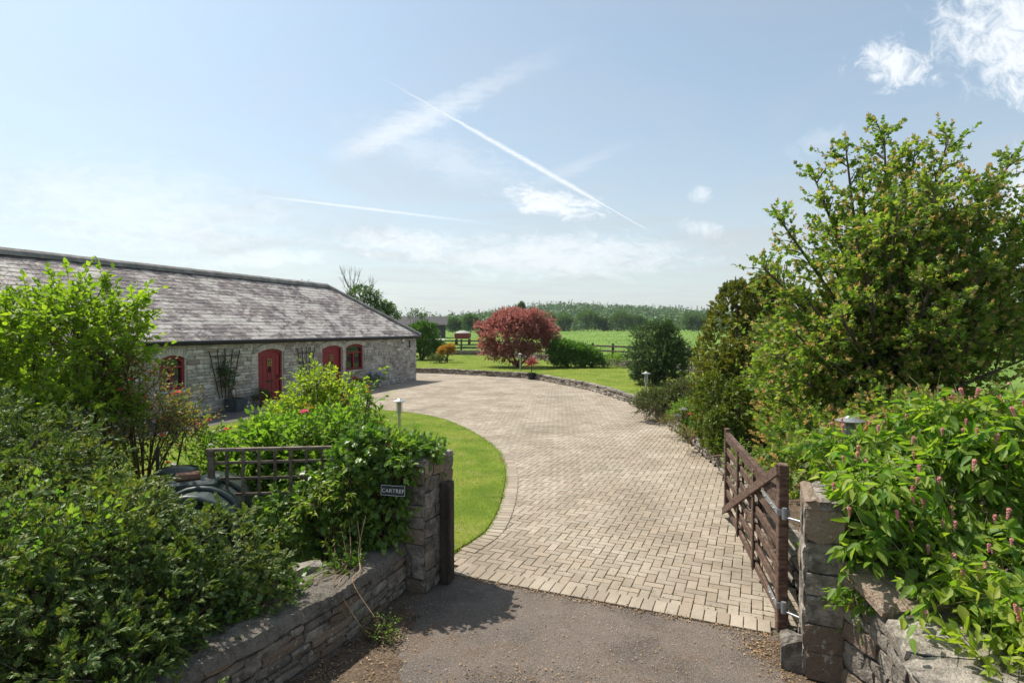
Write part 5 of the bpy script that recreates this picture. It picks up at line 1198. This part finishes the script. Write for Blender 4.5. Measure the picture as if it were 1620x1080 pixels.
def bedplants():
    for i, (x, y, Y, hgt) in enumerate(((1092, 655, 14.2, .75), (1100, 663, 13.9, .7))):
        p = AT(x, y, Y); lab = ('taller orange poppy in the bed beside the drive', 'lower orange poppy in the bed beside the drive')[i]
        root = empty('poppy', (p.x, p.y, .26), lab, 'flower'); m = MB(); m.tube([(p.x, p.y, .26), (p.x + .02, p.y, p.z)], .006, 5); m.build('stalk', M['greenstem'], root); flowers(root, [p], .10, 'orangepetal', petals=10, seed=i, squash=.6)
        rng = np.random.default_rng(i); n = 26; P = np.tile(np.array([[p.x, p.y, .3]]), (n, 1)) + rng.normal(size=(n, 3)) * .05; U = norm(rng.normal(size=(n, 3)) * .6 + np.array([0, 0, .8])); put_leaves(root, 'leaves', P, U, rng.normal(size=(n, 3)), np.full(n, .32), T_LANCE, L['laurel'])
    p = AT(1081, 648, 14.4); shrub('peony', 'pale pink peony bush in the bed near the orange poppies', 'flower', (p.x, p.y, .26), [(p.x, p.y, .62, .35, .3, .3)], 90, 8, .2, .08, T_LANCE, 'lilac', seed=66, mains=5)
    flowers(bpy.data.objects['peony'], [p, p + Vector((-.12, 0, -.15))], .11, 'whitepetal', petals=30)
    shrub('edging_plant', 'low reddish plant spilling over the garden wall near the poppies', 'plant', (4.0, 13.0, .26), [(3.95, 12.9, .38, .35, .35, .18), (4.25, 12.4, .42, .3, .3, .2), (4.05, 14.6, .4, .4, .5, .22)], 230, 7, .15, .04, T_OVAL, 'rose', seed=67, mains=4)
    shrub('edging_plant', 'low green plant spilling over the garden wall behind the open gate', 'plant', (3.9, 11.2, .26), [(4.25, 11.2, .42, .35, .4, .22), (4.0, 10.2, .45, .3, .4, .25), (3.75, 9.3, .45, .3, .4, .22)], 240, 7, .16, .045, T_OVAL, 'lilac', seed=68, mains=4)
bedplants()

# ------------------------------------------------------------------ far garden
p = G(1038, 607, .24); shrub('dark_evergreen', 'dark green rounded evergreen tree at the edge of the far lawn', 'tree', p, [(p.x, p.y, 1.35, 1.25, 1.2, 1.15), (p.x - .3, p.y, 2.3, .85, .8, .75), (p.x + .55, p.y, 1.9, .8, .8, .75), (p.x - .6, p.y - .2, .9, .75, .7, .7), (p.x + .7, p.y, .9, .75, .7, .7), (p.x + .1, p.y - .2, 2.7, .6, .55, .45), (p.x, p.y - .3, .5, 1.1, .7, .5), (p.x + .9, p.y, 1.4, .7, .7, .7)], 3600, 9, .22, .075, T_OVAL, 'darkev', up=.3, rand=.4, r0=.72, part='crown', trunk=.07, seed=71, sat=4, lump=.4, freq=3.2, mains=7)
p = G(818, 580, .24); cx, cy = p.x, p.y
shrub('copper_tree', 'broad rounded tree with copper red leaves on the far lawn', 'tree', p, [(cx - .2, cy, 2.2, 1.9, 1.6, 1.5), (cx - 1.4, cy, 2.2, 1.25, 1.2, 1.35), (cx + 1.3, cy, 2.05, 1.35, 1.2, 1.25), (cx - .8, cy, 3.2, 1.1, 1.0, .8), (cx + .7, cy, 3.15, 1.1, 1.0, .8), (cx, cy - .6, 1.1, 1.2, .9, .8), (cx - 1.9, cy, 1.45, .7, .7, .6), (cx + 1.9, cy, 1.5, .75, .7, .6)],
      3300, 9, .38, .13, T_OVAL, 'copper', up=.3, rand=.4, r0=.66, part='crown', trunk=.07, seed=72, sat=4, lump=.36, freq=2.0, mains=9)
p = G(912, 582, .24); cx, cy = p.x, p.y + .6
shrub('laurel_shrub', 'wide glossy green shrub to the right of the copper red tree', 'shrub', p, [(cx - .1, cy, .9, 1.0, .8, .8), (cx - 1.0, cy, 1.15, .85, .8, .75), (cx + .9, cy, .8, .75, .7, .6), (cx - .5, cy, 1.5, .6, .6, .4), (cx + .5, cy, 1.25, .5, .6, .4), (cx - .2, cy - .4, .5, 1.5, .5, .4), (cx + 1.4, cy, .5, .5, .5, .4)], 2600, 8, .28, .12, T_OVAL, 'laurel', up=.4, rand=.4, r0=.7, seed=73, sat=4, lump=.36, mains=8)
p = G(706, 573, .24); cx, cy = p.x, p.y
shrub('amber_tree', 'small tree with amber orange leaves standing on the far lawn', 'tree', p, [(cx - .1, cy, 1.15, .55, .5, .32), (cx + .25, cy, 1.3, .42, .4, .28), (cx - .45, cy, .85, .28, .28, .22), (cx + .4, cy, 1.0, .3, .3, .2)], 520, 8, .2, .075, T_OVAL, 'amber', part='crown', trunk=.045, seed=74, mains=4)
p = G(668, 569, .24); cx, cy = p.x + .1, p.y
shrub('hazel_tree', 'rounded green tree just beyond the end of the barn', 'tree', p, [(cx, cy, 1.9, 1.3, 1.1, 1.1), (cx - 1.0, cy, 1.5, 1.0, 1.0, 1.1), (cx + .6, cy, 1.2, 1.0, .9, .9), (cx - .2, cy, 2.7, .95, .9, .65), (cx + 1.0, cy, .85, .75, .7, .6)], 1900, 9, .32, .12, T_OVAL, 'laurel', part='crown', trunk=.07, seed=75, sat=4, lump=.3, r0=.6)
shrub('edge_bush', 'low dark bush at the foot of the barn end by the lawn', 'shrub', (-5.4, 42.5, .24), [(-5.5, 42.5, .5, .6, .5, .35)], 160, 8, .2, .08, T_OVAL, 'coton', seed=76, mains=4)
shrub('wall_bush', 'sprawling pale bush on the stones under the rail fence', 'shrub', (6.3, 38.2, .24), [(5.6, 38.6, .55, .7, .5, .35), (6.6, 37.6, .7, .8, .6, .45)], 260, 8, .25, .08, T_OVAL, 'lilac', seed=77, mains=4)
def topiary():                                              # few leafy stems showing above the hazel
    root = empty('leafy_sapling', (-7.2, 47, .2), 'thin saplings with leaf tufts above the rounded green tree', 'tree'); rng = np.random.default_rng(78); m = MB(); Os = []
    for px_, py_ in ((649, 498), (657, 494), (664, 499), (672, 496)):
        t = AT(px_, py_, 47.0); m.tube([(t.x, 47, .24), (t.x, 47, t.z)], [.03, .012], 5); Os.append(np.array(t)[None] + rng.normal(size=(34, 3)) * np.array([.2, .2, .14]))
    m.build('trunk', M['bark'], root); O = np.concatenate(Os); P, U, W, S = shoots(O, rng.normal(size=O.shape), np.full(len(O), .2), 4, .14, rng); put_leaves(root, 'crown', P, U, W, S, T_OVAL, L['tree'])
topiary()
def cordyline():
    p = G(841, 600); root = empty('potted_cordyline', p, 'red spiky plant in a black pot in front of the garden wall', 'plant')
    m = MB(); m.lathe(p, [(0, 0), (.17, 0), (.22, .32), (.24, .32), (.24, .36), (.2, .36), (.19, .3), (0, .3)], 16); m.build('pot', M['pot'], root)
    m = MB(); m.tube([p + UP * .28, p + UP * .85], .025, 6); m.build('trunk', M['bark'], root)
    rng = np.random.default_rng(4); n = 60; U = norm(rng.normal(size=(n, 3)) * np.array([1, 1, .45]) + np.array([0, 0, .45])); P = np.tile(np.array(p + UP * .85)[None], (n, 1)); W = np.cross(U, rng.normal(size=(n, 3))); put_leaves(root, 'leaves', P, U, W, rng.uniform(.4, .6, n), (T_LANCE[0] * np.array([.5, 1, 1]), T_LANCE[1]), L['cordy'])
cordyline()
# plants on the barn front
q = BP(T_AT(350), .16, 0); shrub('climber', 'dark climbing plant on the fan trellis above the lead planter', 'climber', BP(T_AT(358), .3, .4), [(q.x, q.y, 1.2, .35, .14, .25), (q.x - .1, q.y, 1.55, .3, .12, .2), (q.x + .1, q.y, .85, .22, .1, .2)], 120, 8, .2, .07, T_OVAL, 'darkev', seed=81, mains=4)
def geranium():
    p = BP(T_AT(552), .45, 0); root = empty('geranium_pot', p, 'white pot of red geraniums between the second red door and the window', 'plant')
    m = MB(); m.lathe(p, [(0, 0), (.13, 0), (.17, .28), (.18, .28), (.18, .31), (.15, .31), (.14, .26), (0, .26)], 16); m.build('pot', M['white'], root)
    rng = np.random.default_rng(5); O = np.array(p)[None] + rng.normal(size=(50, 3)) * np.array([.14, .14, .06]) + np.array([0, 0, .42]); P, U, W, S = shoots(O, rng.normal(size=O.shape) + np.array([0, 0, .8]), np.full(50, .1), 5, .07, rng); put_leaves(root, 'leaves', P, U, W, S, T_ROUND, L['laurel'])
    flowers(root, [Vector(o) + UP * .16 for o in O[:14]], .07, 'redpetal', petals=14)
geranium()
q = BP(T_AT(584), .35, 0); shrub('blue_flowers', 'clump of small blue flowers at the foot of the barn wall', 'flower', q, [(q.x, q.y, .4, .45, .25, .25)], 80, 7, .2, .06, T_OVAL, 'laurel', seed=82, mains=3)
flowers(bpy.data.objects['blue_flowers'], [Vector((q.x + random.uniform(-.45, .45), q.y + random.uniform(-.3, .2), .62 + random.uniform(-.1, .12))) for _ in range(18)], .06, 'blue', petals=10)
q = BP(T_AT(403), .3, 0); shrub('doorside_plant', 'small dark leafy plant beside the first red barn door', 'plant', q, [(q.x, q.y, .3, .3, .25, .3)], 80, 7, .2, .07, T_OVAL, 'darkev', seed=83, mains=3)

# ------------------------------------------------------------------ trees behind the barn, hedgerow, woodland
def bare_tree(name, label, base, tip, spread, seed, leafy):
    base = Vector(base); root = empty(name, base, label, 'tree'); rr = random.Random(seed); m = MB(); ends = []
    def br(p, d, l, r, dep):
        e = p + d * l; m.tube([p, p.lerp(e, .5) + Vector((rr.uniform(-.04, .04), 0, 0)) * l, e], [r, r * .8, r * .6], 5 if dep < 3 else 3, False)
        if dep >= 5: ends.append(e); return
        for i in range(rr.choice((2, 3, 3)) if dep else 4):
            dd = (d + Vector((rr.uniform(-1, 1), rr.uniform(-1, 1), rr.uniform(.0, .9))) * spread).normalized(); br(p.lerp(e, rr.uniform(.6, 1)), dd, l * rr.uniform(.62, .8), r * .6, dep + 1)
    h = tip - base.z; br(base, Vector((0, 0, 1)), h * .33, .16, 0); m.build('trunk', M['greybark'], root)
    return root
p = AT(571, 416, 60); root = bare_tree('ash_tree', 'half bare grey tree showing above the hip of the barn roof', (p.x, 60, .2), p.z, .55, 91, True)
def leafy_on(root, blobs, n, size, leaf, seed, K=7, Ls=.5):
    rng = np.random.default_rng(seed); O, N = blob_points(blobs, n, rng, .6, .3, 1.2, .5, seed); P, U, W, S = shoots(O, N + rng.normal(size=O.shape) * .4, np.full(n, Ls), K, size, rng); put_leaves(root, 'crown', P, U, W, S, T_OVAL, L[leaf])
c = AT(588, 480, 59); leafy_on(root, [(c.x - .9, 60, c.z + .4, 1.5, 1.2, 1.3), (c.x + 1.0, 60, c.z - 1.4, 1.2, 1.2, 1.2), (c.x, 60, c.z - 1.2, 2.0, 1.5, 1.8)], 700, .24, 'tree', 92)
p = AT(482, 450, 48); shrub('rear_tree', 'tree top just showing over the barn ridge', 'tree', (p.x, 48, 0), [(p.x, 48, p.z - .8, 1.0, .9, .9), (p.x + .5, 48, p.z - 1.6, 1.2, 1, 1.2)], 240, 7, .4, .16, T_OVAL, 'darkev', part='crown', trunk=.1, seed=93, mains=3)

def hedgerow():
    rr = random.Random(101); g = 'hedgerow trees across the far field'
    spots = [(866, 318, 9.5, 5.5, 'round leafy tree directly right of the copper tree top in the far hedgerow'), (893, 312, 10.0, 6.0, 'second tree right of the copper tree in the far hedgerow'), (930, 309, 10.5, 7.0, 'widest dome-shaped tree midway along the far hedgerow'),
             (957, 312, 7.5, 4.5, 'low thin tree midway along the far hedgerow'), (983, 306, 11.0, 7.2, 'tall round tree left of the dark evergreen in the far hedgerow'), (1010, 310, 8.0, 5.0, 'hedgerow tree half behind the dark evergreen'),
             (1095, 300, 9.5, 6.0, 'hedgerow tree right of the dark evergreen'), (1115, 305, 9.0, 5.5, 'rightmost hedgerow tree beside the golden conifers'), (745, 250, 7.5, 4.6, 'dark tree left of the copper tree across the field'), (720, 262, 6.0, 4.0, 'small tree behind the red trailer'), (824, 230, 12.6, 2.4, 'pointed dark tree top above the copper tree'),
             (1545, 180, 9.5, 6.5, 'tree behind the maple at the right edge of the view'), (1610, 150, 9, 6, 'tree behind the maple at the far right edge')]
    for i, (px_, Y, h, w, lab) in enumerate(spots):
        w = w * (1.6 if w > 3 else 1)
        x = (px_ - 810) / FPX * Y; z = float(ground_h(x, Y)); root = empty('hedgerow_tree', (x, Y, z), lab, 'tree', g); rng = np.random.default_rng(200 + i)
        bl = [(x, Y, z + h * .58, w * .5, w * .45, h * .42)] + [(x + rr.uniform(-.35, .35) * w, Y + rr.uniform(-.2, .2) * w, z + h * rr.uniform(.35, .72), w * .3, w * .3, h * .24) for _ in range(7)]
        O, N = blob_points(bl, 1300, rng, .7, .25, .8, .5, 300 + i); P, U, W, S = shoots(O, N + rng.normal(size=O.shape) * .3 + np.array([0, 0, .2]), np.full(len(O), .7), 4, .62, rng); put_leaves(root, 'crown', P, U, W, S, T_OVAL, L['tree'])
        m = MB(); m.tube([(x, Y, z - .3), (x, Y, z + h * .6)], [.25, .12], 7)
        for k in range(4): m.tube([(x, Y, z + h * .25), (x + rr.uniform(-.3, .3) * w, Y + rr.uniform(-.3, .3) * w, z + h * .62)], [.12, .04], 5)
        m.build('trunk', M['bark'], root)
    # the hedge between the trees
    rng = np.random.default_rng(111); n = 9000; x = rng.uniform(-60, 300, n); Y = 318 - x * .06 + rng.normal(size=n) * 1.2; z = ground_h(x, Y) + rng.uniform(0, 1, n) ** .7 * (2.4 + 1.6 * vnoise(np.stack([x, x * 0, x * 0], 1), .12, 3))
    hr = empty('field_hedge', (40, 315, 1.4), 'dark hedge line along the far side of the green field', 'hedge'); N = rng.normal(size=(n, 3)) + np.array([0, -.4, .5]); put_leaves(hr, 'foliage', np.stack([x, Y, z], 1), N, rng.normal(size=(n, 3)), rng.uniform(.7, 1.3, n), T_OVAL, L['tree'])
hedgerow()
def woodland():
    rng = np.random.default_rng(120); n = 3300
    x = rng.uniform(-420, 620, n); y = rng.uniform(430, 960, n) ; k = (np.abs(x) < y * .62 + 60); x, y = x[k], y[k]; n = len(x); z = hill_h(x, y); con = rng.uniform(size=n) < (.25 + .55 * (vnoise(np.stack([x, y, x * 0], 1), .012, 5) > .15))
    h = np.where(con, rng.uniform(10, 17, n), rng.uniform(8, 13, n)); w = np.where(con, rng.uniform(2.2, 3.4, n), rng.uniform(3.5, 6.5, n))
    V = []; F = []; o = 0
    # each tree is a shaggy body of 26 outward leaf-clump faces
    kf = 34; u1 = rng.uniform(0, 1, (n, kf)); az = rng.uniform(0, 6.28, (n, kf))
    rad = np.where(con[:, None], (1 - u1) * w[:, None], np.sqrt(np.clip(1 - (2 * u1 - .9) ** 2 / 1.3, .05, 1)) * w[:, None])
    P = np.stack([x[:, None] + np.cos(az) * rad * .8, y[:, None] + np.sin(az) * rad * .8, z[:, None] + h[:, None] * (.12 + .86 * u1)], -1).reshape(-1, 3)
    U = np.stack([np.cos(az), np.sin(az), np.where(con[:, None], -.2, .5) + 0 * az], -1).reshape(-1, 3) + rng.normal(size=(n * kf, 3)) * .25; Wn = np.stack([np.cos(az) * .5, np.sin(az) * .5, .8 + 0 * az], -1).reshape(-1, 3) + rng.normal(size=(n * kf, 3)) * .4
    S = (np.where(con, 2.2, 3.4)[:, None] * (1.1 - .45 * u1) * rng.uniform(.8, 1.2, (n, kf))).ravel()
    Vv, Ff = leaf_verts(P - U * S[:, None] * .3, U, Wn, S, (T_OVAL[0] * np.array([1.5, 1, 1]), T_OVAL[1])); o = link('woodland', mesh_np('woodland', Vv, Ff), L['wood']); tag(o, 'mixed green woodland covering the low hill on the horizon', 'woodland', kind='stuff')
woodland()
# crop tufts in the field
def crop():
    rng = np.random.default_rng(130); n = 16000; y = 62 + 245 * rng.uniform(0, 1, n) ** 1.3; x = rng.uniform(-.25, .95, n) * y * .9; x = np.where(rng.uniform(size=n) < .2, rng.uniform(.3, 1, n) * y, x)
    P = np.stack([x, y, ground_h(x, y) - .02], 1); U = rng.normal(size=(n, 3)) * .45 + np.array([0, 0, 1]); o_ = link('meadow_grass', mesh_np('meadow_grass', *leaf_verts(P, U, rng.normal(size=(n, 3)), .12 + .0011 * y * rng.uniform(.6, 1.4, n), T_OVAL)), L['crop']); tag(o_, 'rough green growth in the field beyond the garden fence', 'grass', kind='stuff')
crop()
def grass():
    rng = np.random.default_rng(131); V = []
    def blades(poly, z, n, box, hgt, dens=None):
        x = rng.uniform(box[0], box[1], n); y = rng.uniform(box[2], box[3], n); k = inside(poly, x, y); x, y = x[k], y[k]
        P = np.stack([x, y, np.full(len(x), z - .004)], 1); U = rng.normal(size=P.shape) * .45 + np.array([0, 0, 1]); return P, U, rng.normal(size=P.shape), hgt * rng.uniform(.5, 1.3, len(x))
    tb = (np.array([(-.09, 0, 0), (.09, 0, 0), (0, 1, 0)], float), np.array([(0, 1, 2)]))
    a = blades(lawn_poly, .03, 190000, (-10, .2, 6, 20), .035); b = blades([Vector(p) for p in upper_poly] + fence_line[1:6], .24, 60000, (-9, 9, 25, 57), .06)
    for nm, q, lab in (('grass', a, 'short mown grass of the round lawn beside the drive'), ('grass', b, 'mown grass of the far lawn behind the garden wall')):
        o_ = link(nm, mesh_np(nm, *leaf_verts(*q, tb)), L['grass']); tag(o_, lab, 'grass', kind='stuff')
    # longer tufts on the lawn edge
    ed = resample(LAWN_EDGE, .004)[:4500]; P = np.array([(p.x, p.y, .0) for p in ed]); P = P + rng.normal(size=P.shape) * np.array([.028, .028, .003]) * (1 + .8 * vnoise(P, 1.7, 4))[:, None]; U = rng.normal(size=P.shape) * .5 + np.array([.15, -.1, 1]); o_ = link('edge_grass', mesh_np('edge_grass', *leaf_verts(P, U, rng.normal(size=P.shape), rng.uniform(.03, .085, len(P)), tb)), L['grass']); tag(o_, 'ragged grass fringe along the lawn edge', 'grass', kind='stuff')
grass()
def litter():
    rng = np.random.default_rng(140); P = []
    def patch(c, sx, sy, n): P.append(np.stack([c[0] + rng.normal(size=n) * sx, c[1] + rng.normal(size=n) * sy, np.full(n, .002)], 1))
    patch((2.18, 5.05), .16, .16, 420); patch((2.2, 4.62), .12, .2, 220); patch((-1.1, 4.9), .12, .4, 260); patch((-1.55, 4.35), .15, .3, 420); patch((.05, 4.55), .5, .12, 260); patch((-.3, 5.3), .8, .5, 130); patch((1.2, 5.0), .8, .4, 120); patch((-.95, 5.6), .15, .2, 90)
    for k in range(26): s = GL.lerp(GR, (k + .5) / 26); patch((s.x, s.y - .03), .07, .035, 26 + (k * 7) % 23)
    for w_ in WALL[2:40:2]: patch((w_.x - .12, w_.y), .12, .25, 70)
    for k in range(6): s = LWL[0].lerp(LWL[3], k / 6); patch((s.x + .14, s.y - .05), .07, .14, 90)
    P = np.concatenate(P); U = rng.normal(size=P.shape) * np.array([1, 1, .25]); W = rng.normal(size=P.shape) * .4 + np.array([0, 0, 1])
    o_ = link('leaf_litter', mesh_np('leaf_litter', *leaf_verts(P + np.array([0, 0, .004]), U, W, rng.uniform(.008, .028, len(P)), T_OVAL)), M['litter']); tag(o_, 'dry brown leaf litter scattered over the road edge', 'litter', kind='stuff')
    n = 1500; P = np.stack([rng.uniform(-1.6, 2.3, n), rng.uniform(4.1, 6.2, n), np.zeros(n)], 1); poly = [LWL[3], LWL[0], GL, GR, PR, Vector((2.2, 4, 0)), Vector((-1.9, 4, 0))]; P = P[inside(poly, P[:, 0], P[:, 1])]; n = len(P)
    tv = np.array([(-.5, -.5, 0), (.5, -.4, 0), (.1, .5, 0), (0, 0, .6)], float); tf = np.array([(0, 1, 3), (1, 2, 3), (2, 0, 3)])
    o_ = link('grit', mesh_np('grit', *leaf_verts(P, rng.normal(size=(n, 3)) * np.array([1, 1, .0]), np.tile(np.array([[0, 0, 1.]]), (n, 1)), rng.uniform(.004, .014, n), (tv, tf))), M['debristone']); tag(o_, 'loose grit on the road before the gate', 'grit', kind='stuff')
litter()
def moss():
    """moss and small weeds in the joints of the paving, thickest along the middle and the edges"""
    rng = np.random.default_rng(150); n = 52000; y = rng.uniform(5.4, 15, n); x = rng.uniform(-1, 5, n); k = inside([(p.x, p.y) for p in drive_poly], x, y); x, y = x[k], y[k]
    rel = np.stack([x - o0.x, y - o0.y], 1); a_ = rel @ np.array([E1.x, E1.y]); b_ = rel @ np.array([E2.x, E2.y])
    snap = rng.uniform(size=len(x)) < .5; a2 = np.where(snap, np.round(a_ / PW) * PW, a_); b2 = np.where(snap, b_, np.round(b_ / PW) * PW)
    P = np.stack([o0.x + E1.x * a2 + E2.x * b2, o0.y + E1.y * a2 + E2.y * b2, np.full(len(x), .0)], 1); den = vnoise(P, .9, 8) + .5 * vnoise(P, 3.1, 9) + .8 * np.exp(-((a_ - 1.55 - .05 * b_) / .5) ** 2) * np.exp(-b_ / 5)
    P = P[den > .42]; n = len(P); o_ = link('moss', mesh_np('moss', *leaf_verts(P, rng.normal(size=(n, 3)) * np.array([1, 1, .3]), rng.normal(size=(n, 3)) * .5 + np.array([0, 0, 1]), rng.uniform(.008, .022, n), T_OVAL)), L['mossy']); tag(o_, 'dull moss growing in the joints of the block paving', 'moss', kind='stuff')
moss()

# ------------------------------------------------------------------ summer haze
def haze():
    m = bpy.data.materials.new('haze'); m.use_nodes = True; w = NT(m.node_tree)
    v = w.n('ShaderNodeVolumePrincipled', {'Color': (.80, .88, 1.0, 1), 'Density': .00013, 'Anisotropy': .2}); w.n('ShaderNodeOutputMaterial', {'Volume': v.outputs[0]})
    b = MB(); b.box((0, 2900, 26), (11000, 6300, 62)); o = b.build('haze', m); tag(o, 'thin summer haze over the fields', 'haze', kind='stuff')
haze()
